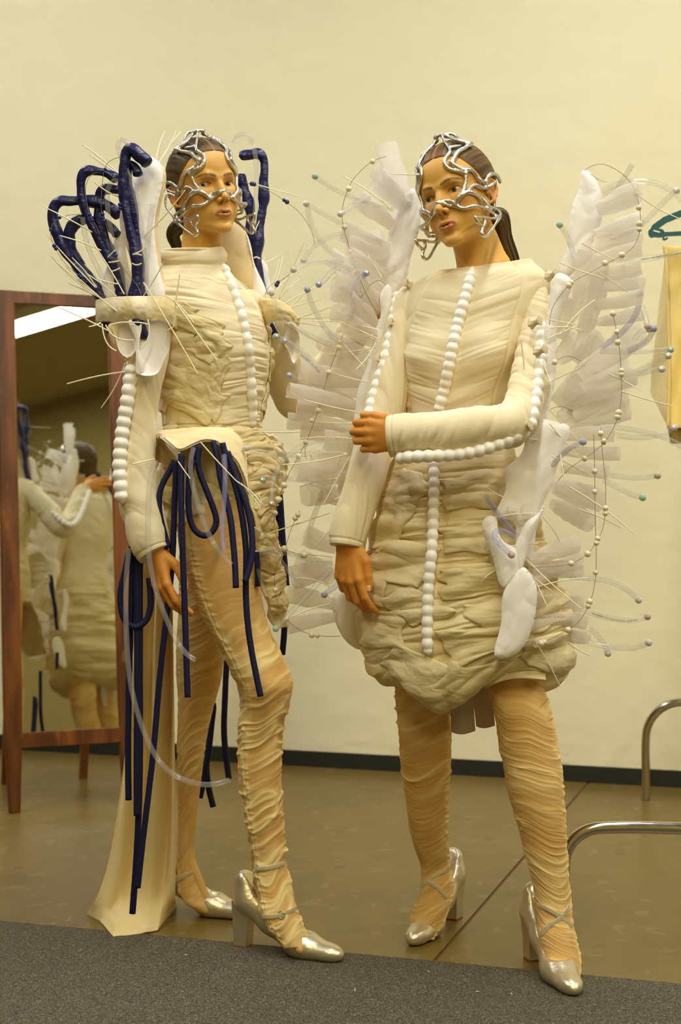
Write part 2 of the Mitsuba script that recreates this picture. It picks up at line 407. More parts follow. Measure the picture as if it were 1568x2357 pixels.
struct('ceiling'); add(None, 'ceiling', quad(room(A0, 0, CEIL), room(A1, 0, CEIL), room(A1, C1, CEIL), room(A0, C1, CEIL)), 'mat_ceiling', False)
# the concrete slabs either side of the sawn joint: the slab edges step down into the groove
struct('floor', 'brown polished concrete floor with a sawn joint')
J = P(975, 2240, 1); J = np.array([.18, 3.08, 0]); JD = unit(np.array([0.657, 1.94, 0])); JN = np.array([JD[1], -JD[0], 0])
ja = (room(0, 0) - J) @ WR; jc = None
def jpt(c, off):
    t = ((WALL0 - J) @ WN + c) / (JD @ WN)
    return J + JD * t + JN * off
g = 0.0045
add('floor', 'slab', quad(room(A0, 0), jpt(0, -g), jpt(C1, -g), room(A0, C1)), 'mat_floor', False)
add('floor', 'slab', quad(jpt(0, g), room(A1, 0), room(A1, C1), jpt(C1, g)), 'mat_floor', False)
add('floor', 'joint', cat([quad(jpt(0, -g) - [0, 0, .004], jpt(0, g) - [0, 0, .004], jpt(C1, g) - [0, 0, .004], jpt(C1, -g) - [0, 0, .004]),
                           quad(jpt(0, -g), jpt(0, -g) - [0, 0, .004], jpt(C1, -g) - [0, 0, .004], jpt(C1, -g)),
                           quad(jpt(0, g), jpt(0, g) - [0, 0, .004], jpt(C1, g) - [0, 0, .004], jpt(C1, g))]), 'mat_joint', False, label='sawn joint across the concrete')
# carpet runner in the foreground
c0, c1 = P(0, 2120, 3.475), P(1568, 2265, 3.01)
cd = unit(c1 - c0); cn = np.array([cd[1], -cd[0], 0])
if cn[1] > 0: cn = -cn
t = thing('carpet', 'flat grey-blue heather carpet lying in the foreground before the models', 'carpet')
rng = np.random.default_rng(5)
uu = np.linspace(-3, 4.6, 900)
vv = np.array([0, 0.002, 0.006, 0.05, 0.5, 2.0])
Gc = c0 + uu[None, :, None] * cd + vv[:, None, None] * cn
fr = rng.normal(0, 0.0012, 900)
Gc[0] += fr[:, None] * -cn; Gc[1] += fr[:, None] * -cn
Gc[..., 2] = np.array([0.0003, 0.0022, 0.003, 0.003, 0.003, 0.003])[:, None]
v = Gc.reshape(-1, 3); f = grid_faces(6, 900, False)
if np.cross(v[f[0, 1]] - v[f[0, 0]], v[f[0, 2]] - v[f[0, 0]])[2] < 0: f = f[:, ::-1]
add(t, 'pile', (v, f), 'mat_carpet', True)
nlint = 0
for i in range(7):
    q = c0 + cd * rng.uniform(0.2, 1.5) + cn * rng.uniform(0.03, 0.3) + [0, 0, 0.0036]
    a = rng.uniform(0, 6.28); d = np.array([math.cos(a), math.sin(a), 0]) * 0.004
    add(t, 'lint', sweep([q - d, q + np.array([0.001, 0.001, 0.0012]), q + d], 0.0007, 8, 6), 'mat_tie')
# ceiling lamps: long tubes' diffusers in a white body
lamp_places = [(-1.7, 2.9), (1.4, 2.9), (1.4, 6.6), (4.5, 2.9), (4.5, 6.6)]
where = ['left of the two models', 'above the two models', 'above the foreground carpet', 'above the garment rack', 'reflected in the standing mirror']
for i, (a, c) in enumerate(lamp_places):
    lt = thing('ceiling_light', 'long white fluorescent ceiling lamp ' + where[i], 'lamp')
    L, Wd = 1.8, 0.15
    add(lt, 'housing', box(room(a, c, CEIL - 0.04), (Wd + 0.03, L + 0.02, 0.04), (WR, WN, (0, 0, 1))), 'mat_lamp_body', False)
    v, f = quad(room(a - Wd, c - L, CEIL - 0.085), room(a + Wd, c - L, CEIL - 0.085), room(a + Wd, c + L, CEIL - 0.085), room(a - Wd, c + L, CEIL - 0.085))
    if np.cross(v[f[0, 1]] - v[f[0, 0]], v[f[0, 2]] - v[f[0, 0]])[2] > 0: f = f[:, ::-1]
    add(lt, 'diffuser', (v, f), 'mat_lamp_body', False, emitter={'type': 'area', 'radiance': {'type': 'rgb', 'value': [float(x) for x in LAMP * (LAMP_NEAR if c < 4 else LAMP_FAR)]}})

# ------------------------------------------------------------------ standing mirror
mt = thing('standing_mirror', 'tall standing mirror in a brown wooden frame on tapered legs', 'mirror')
M0 = P(33, 1868, 4.735); M0[2] = 0
MW = np.array([math.cos(math.radians(22)), math.sin(math.radians(22)), 0])     # along its width, to the right and away
MNh = np.array([MW[1], -MW[0], 0])                                               # level part of its facing
LEAN = math.radians(6.5)
MU = unit(np.array([0, 0, 1]) * math.cos(LEAN) - MNh * math.sin(LEAN))           # up the leaning frame
MN = np.cross(MW, MU)
FW = 0.388                                                                       # width between the stiles' centres
def mpt(a, u, n=0.0): return M0 + MW * a + MU * u + MN * n
HT = 1.775
for a in (0.0, FW):
    n = 20
    u = np.linspace(0, HT, n)
    w = np.interp(u, [0, 0.22, 0.40, HT], [0.018, 0.028, 0.031, 0.031])
    G = []
    for ui, wi in zip(u, w):
        hb = 0.017; b = 0.004
        ring = [(-wi, -hb + b), (-wi, hb - b), (-wi + b, hb), (wi - b, hb), (wi, hb - b), (wi, -hb + b), (wi - b, -hb), (-wi + b, -hb)]
        G.append([mpt(a + x, ui, y) for x, y in ring])
    add(mt, 'stile', close_grid(np.array(G)), 'mat_wood', 30)
for u, h in ((0.235, 0.026), (HT - 0.022, 0.022)):
    add(mt, 'rail', box(mpt(FW / 2, u), (FW / 2, h, 0.0165), (MW, MU, MN)), 'mat_wood', False)
add(mt, 'glass', quad(mpt(0.022, 0.25, 0.006), mpt(FW - 0.022, 0.25, 0.006), mpt(FW - 0.022, HT - 0.04, 0.006), mpt(0.022, HT - 0.04, 0.006)), 'mat_mirror', False, label='mirror glass reflecting the models from behind')
add(mt, 'backing_board', box(mpt(FW / 2, HT / 2 + 0.09, -0.006), (FW / 2 - 0.01, HT / 2 - 0.12, 0.004), (MW, MU, MN)), 'mat_wood', False)
# the rear legs of the stand
for a in (0.05, FW - 0.05):
    top = mpt(a, 1.45, -0.03); foot = mpt(a, 0, 0) - MNh * 0.52; foot[2] = 0
    foot = np.array([foot[0], foot[1], 0.0])
    C = np.linspace(top, foot, 8)
    G = []
    for i, q in enumerate(C):
        wi = 0.020 - 0.006 * i / 7
        G.append([q + MW * x * wi + MNh * y * 0.014 for x, y in ((-1, -1), (-1, 1), (1, 1), (1, -1))])
    add(mt, 'rear_leg', close_grid(np.array(G)), 'mat_wood', False)
q0, q1 = mpt(0.05, 0.32) - MNh * 0.44, mpt(FW - 0.05, 0.32) - MNh * 0.44
add(mt, 'stretcher', box((q0 + q1) / 2 + [0, 0, 0], (FW / 2 - 0.05, 0.016, 0.012), (MW, (0, 0, 1), MNh)), 'mat_wood', False)

# ------------------------------------------------------------------ garment rack, hanger and garment at the right edge
rt = thing('garment_rack', 'chrome tube garment rack with arched feet at the edge of the room', 'rack')
def arch(a, b, h, r, tube):
    """an inverted U of chrome tube from floor a to floor b."""
    a, b = np.asarray(a, float), np.asarray(b, float); d = unit(b - a); z = np.array([0, 0, 1.0])
    pts = [a, a + z * (h - r) * 0.5, a + z * (h - r)]
    pts += [a + d * r * (1 - math.cos(t)) + z * (h - r + r * math.sin(t)) for t in np.linspace(0.2, math.pi / 2, 7)]
    pts += [a + d * (r + (np.linalg.norm(b - a) - 2 * r) * s) + z * h for s in (0.33, 0.66, 1.0)]
    pts += [b - d * r * (1 - math.cos(t)) + z * (h - r + r * math.sin(t)) for t in np.linspace(math.pi / 2, 0.2, 7)][1:]
    pts += [b + z * (h - r), b + z * (h - r) * 0.5, b]
    return sweep(pts, tube, 140, 20)
near_a = P(1299, 2195, 3.22); near_a[2] = 0
near_b = near_a + np.array([1.0, -0.10, 0])
far_a = P(1487, 1840, 4.94); far_a[2] = 0
far_b = far_a + np.array([0.86, -0.27, 0])
add(rt, 'foot', arch(near_a, near_b, 0.287, 0.085, 0.0138), 'mat_chrome')
add(rt, 'foot', arch(far_a, far_b, 0.345, 0.13, 0.0150), 'mat_chrome')
pa, pb = (near_a + near_b) / 2 + [0, 0, 0.287], (far_a + far_b) / 2 + [0, 0, 0.345]
pt0, pt1 = pa + [0, 0, 1.62], pb + [0, 0, 1.56]
add(rt, 'post', sweep([pa, pt0], 0.0125, 12, 18), 'mat_chrome'); add(rt, 'post', sweep([pb, pt1], 0.0125, 12, 18), 'mat_chrome')
add(rt, 'rail', sweep([pt0 - (pt1 - pt0) * .04, pt1 + (pt1 - pt0) * .04], 0.0125, 12, 18), 'mat_chrome')

ht = thing('clothes_hanger', 'dark teal plastic clothes hanger hanging empty from the rack', 'hanger')
hd = 3.9
hc = P(1500, 540, hd); hx = np.array([0.97, -0.24, 0]); hx = unit(hx)
from shapely.geometry import LineString, Polygon
from shapely.ops import unary_union
def hpx(x, y): return ((x - 1500) / FOC * hd, -(y - 540) / FOC * hd)
half = [hpx(1501, 540), hpx(1507, 524), hpx(1530, 508), hpx(1568, 494), hpx(1640, 468), hpx(1676, 450)]
half = LineString(half).buffer(0.0085)
bar = LineString([hpx(1502, 541), hpx(1676, 540)]).buffer(0.0055)
tip = LineString([hpx(1502, 536), hpx(1520, 538)]).buffer(0.0115)
shape = unary_union([half, bar, tip]).simplify(0.0004)
xm = hpx(1676, 0)[0]
from shapely import affinity
shape = unary_union([shape, affinity.scale(shape, -1, 1, origin=(xm, 0))])
hook = LineString([(hpx(1528, 545)[0], -0.006), (hpx(1526, 0)[0], -0.014), (hpx(1530, 0)[0], -0.0155), (hpx(1535, 0)[0], -0.012)]).buffer(0.0022)
shape = unary_union([shape, hook])
em = trimesh.creation.extrude_polygon(shape, 0.010, engine='earcut')
v = np.array(em.vertices); v = hc + v[:, :1] * hx + v[:, 1:2] * np.array([0, 0, 1.0]) + (v[:, 2:3] - 0.005) * np.array([-hx[1], hx[0], 0])
add(ht, 'body', (v, np.array(em.faces)[:, ::-1]), 'mat_hanger', 30)
hk = hc + hx * xm + np.array([0, 0, (540 - 450) / FOC * hd])
add(ht, 'hook', sweep([hk, hk + [0, 0, .03], hk + hx * .018 + [0, 0, .055], hk + hx * .004 + [0, 0, .078], hk - hx * .018 + [0, 0, .068]], 0.0022, 30, 10), 'mat_chrome')
add(ht, 'size_clip', box(P(1512, 533, hd - 0.008), (0.009, 0.002, 0.0018), (unit(hx * 0.95 - np.array([0, 0, .3])), np.array([-hx[1], hx[0], 0]), unit(hx * .3 + np.array([0, 0, .95])))), 'mat_tie', False)

yt = thing('yellow_garment', 'pale yellow garment with a sheer side panel hanging at the picture edge', 'garment')
yd = 4.15
nv, nu = 60, 40
vv = np.linspace(0, 1, nv)[:, None]; uu = np.linspace(0, 1, nu)[None]
ycol = 566 + vv * (985 - 566) + 0 * uu
xl = np.interp(vv, [0, .1, .5, 1.0], [1526, 1534, 1538, 1536])
xpx = xl + uu * (1850 - xl)
dd = yd + 0.03 * np.sin(uu * 9 + vv * 2) + 0.012 * np.sin(uu * 31 + vv * 6) + 0.02 * (n3(uu * 6, vv * 6) - .5)
G = np.stack([(xpx - 784) / FOC * dd, dd, CAM_Z - (ycol - 1178.5) / FOC * dd], -1)
add(yt, 'front_panel', sheet(G, 0.003), 'mat_yellow')
xl2 = np.interp(vv, [0, .3, .68, .82, 1.0], [1533, 1518, 1500, 1498, 1536])
G = np.stack([0 * ycol, 0 * ycol, 0 * ycol], -1)
xpx = xl2 + uu * (xl + 6 - xl2); yy = 580 + vv * (978 - 580) + 0 * uu
dd = yd + 0.02 + 0.015 * np.sin(vv * 9 + uu * 3)
G = np.stack([(xpx - 784) / FOC * dd, dd + 0 * xpx, CAM_Z - (yy - 1178.5) / FOC * dd], -1)
add(yt, 'side_panel', sheet(G, 0.0015), 'mat_yellow_sheer', label='sheer side panel')
add(yt, 'seam', sweep([P(1533, 575, yd - .03), P(1538, 700, yd - .03), P(1541, 850, yd - .03), P(1538, 980, yd - .03)], 0.004, 40, 8, hint=(1, 0, 0)), 'mat_yellow')
yy = 985 + vv * 42 + 0 * uu
xpx = 1536 + 8 * vv + uu * 300; dd = yd + 0.015 + 0.03 * np.sin(uu * 9 + 2)
G = np.stack([(xpx - 784) / FOC * dd, dd + 0 * xpx, CAM_Z - (yy - 6 - 1178.5) / FOC * dd], -1)
scene['mat_olive'] = two({'type': 'principled', 'base_color': rgb(150, 124, 60), 'roughness': 0.8})
add(yt, 'hem_lining', sheet(G, 0.003), 'mat_olive', label='darker lining below the hem')
hook_top = P(1676, 560, yd)
add(yt, 'hanger_loop', sweep([P(1700, 570, yd), P(1690, 480, yd - .03), pt0 + (pt1 - pt0) * .62 + [0, 0, 0.012]], 0.004, 20, 8), 'mat_yellow')
# ------------------------------------------------------------------ people: heads, hands, bodies
def head_frame(yaw, roll, pitch, eye_px, d, s):
    """Columns left, forward, up of a head turned by yaw (from facing the camera, to picture right), placed by the point between its eyes."""
    a, r, p = (math.radians(q) for q in (yaw, roll, pitch))
    f = np.array([math.sin(a), -math.cos(a), 0.0]); l = np.array([math.cos(a), math.sin(a), 0.0]); u = np.array([0, 0, 1.0])
    f, u = f * math.cos(p) + u * math.sin(p), u * math.cos(p) - f * math.sin(p)
    l, u = l * math.cos(r) + u * math.sin(r), u * math.cos(r) - l * math.sin(r)
    R = np.stack([l, f, u])
    O = P(*eye_px, d) - (np.array([0, 88, 0.]) * s) @ R
    return R, O, s

LIP_U = [(-22, 88, -70.6), (-12, 95.5, -67.4), (-5, 99.4, -65.4), (0, 100.0, -66.6), (5, 99.4, -65.4), (12, 95.5, -67.4), (22, 88, -70.6)]
LIP_L = [(-19, 88.5, -72.4), (-10, 95, -76.0), (0, 97.5, -77.2), (10, 95, -76.0), (19, 88.5, -72.4)]

def add_head(F, fr, jaw=1.0):
    F.frame(*fr)
    F.ell((0, -12, 30), (75, 97, 93), 10)
    F.ell((0, 34, 38), (61, 58, 58), 18)
    F.ell((0, 27, -22), (61, 61, 62), 16)
    F.ell((0, 40, -62), (44 * jaw, 48, 46), 18)
    for s in (-1, 1):
        F.cone((s * 52 * jaw, 0, -38), (s * 42 * jaw, 22, -72), 14, 12, 20)
        F.cone((s * 42 * jaw, 22, -72), (s * 12, 76, -103), 12, 11, 18)
        F.ell((s * 40, 60, -24), (19, 19, 17), 20)
        F.cone((s * 9, 87, 13), (s * 28, 83, 18), 6, 6, 14); F.cone((s * 28, 83, 18), (s * 46, 63, 13), 6, 6, 14)
    F.ell((0, 82, -104), (13, 12.5, 11), 12)
    for s in (-1, 1): F.ell((s * 33, 50, -54), (21, 22, 24), 20)
    F.cone((0, -20, -50), (0, -34, -115), 43, 41, 20)                       # the neck's root
    for s in (-1, 1):
        F.ell((s * 33, 98, 1), (17, 25, 10), 10, cut=True)
        F.ell((s * 33, 65, -.5), (13.7, 13.7, 13.4), 4)
        F.ell((s * 15, 91, -4), (6, 10, 11), 7, cut=True)
    # nose
    F.ell((0, 85, -22), (12.5, 19, 24), 10)
    F.cone((0, 89.5, 3), (0, 108.0, -33), 4.4, 6.4, 7)
    F.ell((0, 110.5, -37), (7.6, 8.2, 7.4), 5)
    for s in (-1, 1):
        F.ell((s * 10.5, 97.5, -41.5), (5.4, 9, 6.2), 5)
    F.cone((0, 106, -43), (0, 97, -48.5), 3.6, 4.0, 4)
    for s in (-1, 1):
        F.ell((s * 5.6, 103, -47), (2.5, 4.6, 3.0), 2, cut=True)
    # mouth
    F.ell((0, 76, -70), (26, 20.5, 19), 13)
    F.ell((0, 101, -56), (2.4, 4, 6.5), 4, cut=True)
    F.chain(LIP_U, [1.6, 3.0, 4.0, 3.8, 4.0, 3.0, 1.6], 2.6)
    F.chain(LIP_L, [1.6, 3.8, 4.6, 3.8, 1.6], 2.6)
    for a, b in (((-19, 93.5, -71.0), (0, 104.5, -71.4)), ((0, 104.5, -71.4), (19, 93.5, -71.0))):
        F.cone(a, b, .9, 1.7, 1.2, cut=True)
    F.ell((0, 97, -88), (15, 8, 5), 7, cut=True)
    # lids
    for s in (-1, 1):
        F.ell((s * 33, 83.5, -.5), (14.0, 15, 5.7), 1.6, cut=True)
    # ears
    for s in (-1, 1):
        rim = [(71, 6, -4), (75, 2, 8), (79, -10, 14), (83, -20, 7), (83, -22, -9), (80, -17, -23), (76, -8, -34), (71, -1, -37)]
        F.chain([(s * a, b, c) for a, b, c in rim], [3.0, 3.2, 3.3, 3.3, 3.2, 3.4, 4.2, 3.6], 3)
        F.ell((s * 76, -9, -11), (4.4, 14, 22), 4)
        F.ell((s * 84, -4, -14), (7, 8, 11), 3, cut=True)
        F.ell((s * 85, -12, 0), (5, 4.5, 8), 3, cut=True)
        F.ell((s * 73, 5, -15), (5, 4, 6), 3)
    F.frame()

def seg_dist(p, a, b):
    a, b = np.asarray(a, float), np.asarray(b, float); d = b - a
    t = np.clip(((p - a) @ d) / (d @ d), 0, 1)
    return np.linalg.norm(p - a - t[:, None] * d, axis=1)
def poly_dist(p, pts): return np.min([seg_dist(p, pts[i], pts[i + 1]) for i in range(len(pts) - 1)], axis=0)

SKIN_A, SKIN_B = lin(226, 178, 128), lin(206, 142, 88)
def skin_color(v, fr, tone, hands):
    p = ((v - fr[1]) / fr[2]) @ np.linalg.inv(fr[0])
    near = (np.abs(p) < 170).all(1)
    col = np.tile(lin(*tone), (len(v), 1))
    c = col[near]; q = p[near]; x = np.abs(q[:, 0]); qa = np.stack([x, q[:, 1], q[:, 2]], 1)
    mott = n3(q[:, 0] * .05, q[:, 1] * .05, q[:, 2] * .05, 5) * .6 + n3(q[:, 0] * .25, q[:, 1] * .25, q[:, 2] * .25, 6) * .4
    c = mixc(c, lin(196, 138, 74), .38 * np.clip(mott, 0, 1))
    blush = np.exp(-(((x - 42) / 18) ** 2 + ((q[:, 2] + 30) / 16) ** 2)) * (q[:, 1] > 40)
    c = mixc(c, lin(198, 124, 78), 0.5 * blush)
    nose = np.exp(-((x / 12) ** 2 + ((q[:, 2] + 40) / 12) ** 2)) * (q[:, 1] > 95)
    c = mixc(c, lin(208, 136, 96), 0.3 * nose)
    lid = np.exp(-(((x - 33) / 16) ** 2 + ((q[:, 2] - 5) / 7) ** 2)) * (q[:, 1] > 50)
    c = mixc(c, lin(176, 122, 80), 0.5 * lid)
    lips = np.minimum(poly_dist(q, LIP_U) - 4.3, poly_dist(q, LIP_L) - 5.0)
    c = mixc(c, lin(180, 108, 74), 0.8 * sstep(1.0, -0.8, lips) * (q[:, 1] > 86) * sstep(23, 19, x))
    gap = sstep(3.4, 2.0, np.abs(q[:, 2] + 71.3)) * sstep(20, 15, x) * (q[:, 1] > 80) * sstep(102.5, 101, q[:, 1] + x * .5)
    c = mixc(c, lin(56, 20, 14), 0.9 * gap)
    ns = np.exp(-(((x - 5.6) / 2.6) ** 2 + ((q[:, 2] + 47) / 3) ** 2)) * (q[:, 1] > 92) * (q[:, 1] < 108)
    c = mixc(c, lin(60, 26, 16), 0.8 * ns)
    brow = poly_dist(qa, [(12, 95, 15.5), (25, 91, 20), (38, 80, 21), (51, 60, 16.5)])
    bw = np.interp(x, [9, 14, 40, 53], [2.8, 4.6, 3.6, 1.4])
    hairs = 0.72 + 0.5 * (n3(q[:, 0] * 0.9 + q[:, 2] * .5, q[:, 2] * 0.25, 0, 3) - 0.5)
    zb = np.interp(x, [9, 25, 38, 53], [15.5, 20, 21, 16])
    c = mixc(c, lin(62, 40, 22), np.clip(hairs * sstep(1.15, 0.45, np.abs(q[:, 2] - zb) / bw), 0, 1) * (q[:, 1] > 50) * (x > 9) * (x < 53))
    e = ((x - 33) / 14.0) ** 2 + ((q[:, 2] + .5) / 6.0) ** 2
    lash = np.exp(-((e - 1.05) / 0.2) ** 2) * (q[:, 1] > 62) * np.where(q[:, 2] > -0.4, 0.95, 0.42)
    c = mixc(c, lin(44, 26, 16), lash)
    ear = sstep(70, 76, x) * (q[:, 1] < 14) * (q[:, 1] > -36) * (np.abs(q[:, 2]) < 42)
    c = mixc(c, lin(206, 126, 80), 0.5 * ear)
    col[near] = c
    leg = sstep(1.02, .98, v[:, 2])
    col = mixc(col, lin(216, 172, 100), leg)
    for centre, rad in hands:
        w = sstep(rad, rad * 0.8, np.linalg.norm(v - centre, axis=1))
        col = mixc(col, lin(206, 138, 58) * (0.9 + 0.2 * n3(v[:, 0] * 60, v[:, 1] * 60, v[:, 2] * 60)[:, None]), w)
    return col

def eye_mesh(fr, side, gaze):
    m = trimesh.creation.icosphere(subdivisions=5)
    v = np.array(m.vertices); g = unit(np.array(gaze, float))
    c = v @ g
    col = np.tile(lin(196, 180, 152), (len(v), 1))
    ang = np.degrees(np.arccos(np.clip(c, -1, 1)))
    col = mixc(col, lin(70, 74, 68), sstep(29, 26.5, ang))
    col = mixc(col, lin(30, 32, 32), np.exp(-((ang - 27) / 2.2) ** 2))
    col = mixc(col, lin(12, 12, 12), sstep(14, 12, ang))
    r = 12.1 + 0.9 * np.exp(-(ang / 20) ** 4)
    q = np.array([side * 33, 65, -0.6]) + v * r[:, None] * 0.995
    return (np.asarray(fr[1]) + (q * fr[2]) @ np.asarray(fr[0]), np.array(m.faces)), col

def hair_cap(fr, lo, hi, tone_a, tone_b, seed):
    F = Field(lo, hi, 0.0021, [])
    F.frame(*fr)
    F.ell((0, -14, 31.5), (79.5, 102, 96.5), 10)
    F.ell((0, 30, 40), (64, 62, 61), 18)
    F.ell((0, -62, -44), (44, 34, 36), 26)
    F.frame()
    R, O, s = fr
    X, Y, Z = (F.ax[0][:, None, None], F.ax[1][None, :, None], F.ax[2][None, None, :])
    x, y, z = (X - O[0]) / s, (Y - O[1]) / s, (Z - O[2]) / s
    lx, ly, lz = (R[k][0] * x + R[k][1] * y + R[k][2] * z for k in range(3))
    g = np.interp(lz, [-110, -80, -50, -34, -20, -8, 4, 14, 26, 40, 54, 66, 74, 82, 90], [-60, -52, -38, -27, -19, -14, 2, 16, 27, 42, 55, 64, 76, 96, 130])
    d = (ly - g) * 0.6 * s
    d2 = (-88 - lz) * s
    k, b = 0.010, np.maximum(d, d2)
    hh = np.clip(0.5 - 0.5 * (F.F - b) / k, 0, 1)
    F.F = (F.F * (1 - hh) + b * hh + k * hh * (1 - hh)).astype(np.float32)
    v, f = F.mesh(1)
    p = ((v - O) / s) @ np.linalg.inv(R)
    psi = np.arctan2(p[:, 0], p[:, 2] + 44 + 0.25 * p[:, 1])
    st = n3(psi * 30, (p[:, 1]) * 0.012, 0, seed) * 0.35 + n3(psi * 90, p[:, 1] * 0.02, 0, seed + 1) * 0.4 + n3(psi * 190, p[:, 1] * 0.03, 0, seed + 2) * 0.25
    N = trimesh.Trimesh(v, f, process=False).vertex_normals
    part = np.exp(-((p[:, 0] - 2) / 2.6) ** 2) * (p[:, 1] > 0) * (p[:, 2] > 40)
    v = v + N * ((st - 0.5) * 0.0020 - 0.0016 * part)[:, None]
    col = mixc(lin(*tone_a), lin(*tone_b), np.clip((st - 0.28) * 2.2, 0, 1))
    col = mixc(col, lin(176, 128, 76), 0.6 * part)
    edge = sstep(16, 2, np.abs(p[:, 1] - np.interp(p[:, 2], [-8, 14, 40, 66, 74], [-14, 16, 42, 64, 76])))
    col = mixc(col, lin(150, 106, 62), 0.35 * edge * (p[:, 2] > -10))
    return (v, f), col

def strands(pts, r, n, m, seed, tone_a, tone_b, flat=0.75, hint=None):
    """A combed tail of hair."""
    def disp(th, s): return (n3(th * 7, s * 3, 0, seed) - 0.5) * 0.004 + (n3(th * 22, s * 6, 0, seed) - 0.5) * 0.0022
    v, f = sweep(pts, r, n, m, True, flat, hint, disp, 0.0)
    q = np.arange(len(v)) % m
    st = n3(q / m * 60, np.arange(len(v)) // m * 0.03, 0, seed)
    return (v, f), mixc(lin(*tone_a), lin(*tone_b), np.clip((st - 0.25) * 2, 0, 1))

def add_hand(F, wrist, d, n, right, curl, thumb, scale=1.0, spread=0.10, wrist_r=0.024):
    """Palm, four unequal bent fingers and a thumb. d: the way the hand points; n: out of the palm; curl: bend of each finger's joints in degrees."""
    d = unit(d); n = unit(n - d * (np.dot(n, d))); t = np.cross(d, n) if right else np.cross(n, d)
    s = scale
    W = np.asarray(wrist, float)
    def at(a, b, c): return W + (d * a + t * b + n * c) * s
    kn = [at(.088, .0285, -.004), at(.092, .0095, -.007), at(.087, -.0095, -.006), at(.078, -.027, -.002)]
    root = [at(.012, .014, 0), at(.012, .005, -.002), at(.012, -.005, -.002), at(.012, -.013, 0)]
    for a, b in zip(root, kn): F.cone(a, b, .0135 * s, .0098 * s, .011)
    F.cone(at(.05, .012, .004), at(.06, -.012, .004), .014 * s, .013 * s, .012)
    F.cone(at(-.03, 0, 0), at(.014, 0, 0), wrist_r * s, .019 * s, .012)
    lens = [(.041, .025, .020), (.045, .029, .021), (.042, .027, .021), (.033, .020, .018)]
    for i in range(4):
        side = (1.5 - i) * spread
        p = kn[i]; a = 0.0
        r = [.0092, .0086, .0078, .0064] if i < 3 else [.0082, .0076, .0069, .0057]
        for j in range(3):
            a += math.radians(curl[i][j])
            dd = unit((d + t * side * (1 - .3 * j)) * math.cos(a) + n * math.sin(a))
            q = p + dd * lens[i][j] * s
            F.cone(p, q, r[j] * s, r[j + 1] * s, .0022 if j else .005)
            p = q
    b0 = at(.018, .016, .006)
    p = b0
    dirs = thumb
    for j, (L, ra, rb) in enumerate(((.040, .0145, .0112), (.032, .0105, .0092), (.026, .0094, .0072))):
        x = dirs[j]
        dd = unit(d * x[0] + t * x[1] + n * x[2])
        q = p + dd * L * s
        F.cone(p, q, ra * s, rb * s, .009 if j == 0 else .003)
        p = q
    return p, dd, t, n

def nail(tip, d, up, s=1.0):
    """A finger nail plate lying on the tip."""
    d = unit(d); up = unit(up - d * np.dot(up, d)); t = np.cross(d, up)
    u, w = np.meshgrid(np.linspace(-1, 1, 9), np.linspace(-1, 1, 9), indexing='ij')
    k = np.sqrt(np.clip(1 - 0.25 * np.abs(u) ** 3, 0, 1))
    G = tip + (d * (u * .0058 - .001)[..., None] + t * (w * .0048 * k)[..., None] + up * (.0076 - .0022 * w ** 2 - .0014 * np.clip(u, 0, 1) ** 2)[..., None]) * s
    return sheet(G, 0.0007)

def leg_body(F, hip, knee, ankle, toe, k=.02):
    hip, knee, ankle, toe = (np.asarray(q, float) for q in (hip, knee, ankle, toe))
    F.cone(hip, knee, .052, .033, k)
    calf = ankle + (knee - ankle) * .68
    F.cone(knee, calf, .031, .026, .01); F.cone(calf, ankle, .026, .017, .01)
    heel = ankle + np.array([0, 0, -.035]) - unit((toe - ankle) * [1, 1, 0]) * .015
    F.cone(ankle, heel, .017, .016, .01)
    F.cone(heel, toe, .016, .008, .01); F.cone(ankle, toe, .016, .007, .01)

# ---- the left model
fL = head_frame(30.5, 8, 0, (505, 421), 3.24, .00096)
fR = head_frame(-33, 13, -6, (1012, 446), 3.10, .00101)
L_NECK, R_NECK = P(458, 610, 3.33), P(1112, 615, 3.20)
def neck(F, fr, base, r0=.040, r1=.042):
    a = np.asarray(fr[1]) + (np.array([0, -20, -70.]) * fr[2]) @ fr[0]
    F.cone(a, (a + base) / 2, .041, r0, .02); F.cone((a + base) / 2, base, r0, r1, .02)

def torso(F, neck_b, chest, waist, pelvis, sh_r, sh_l):
    F.cone(neck_b + [0, 0, -.05], chest, .045, .076, .03); F.cone(sh_r + [0, 0, -.02], sh_l + [0, 0, -.02], .024, .024, .02)
    F.cone(chest, waist, .076, .070, .04); F.cone(waist, pelvis, .070, .076, .04)

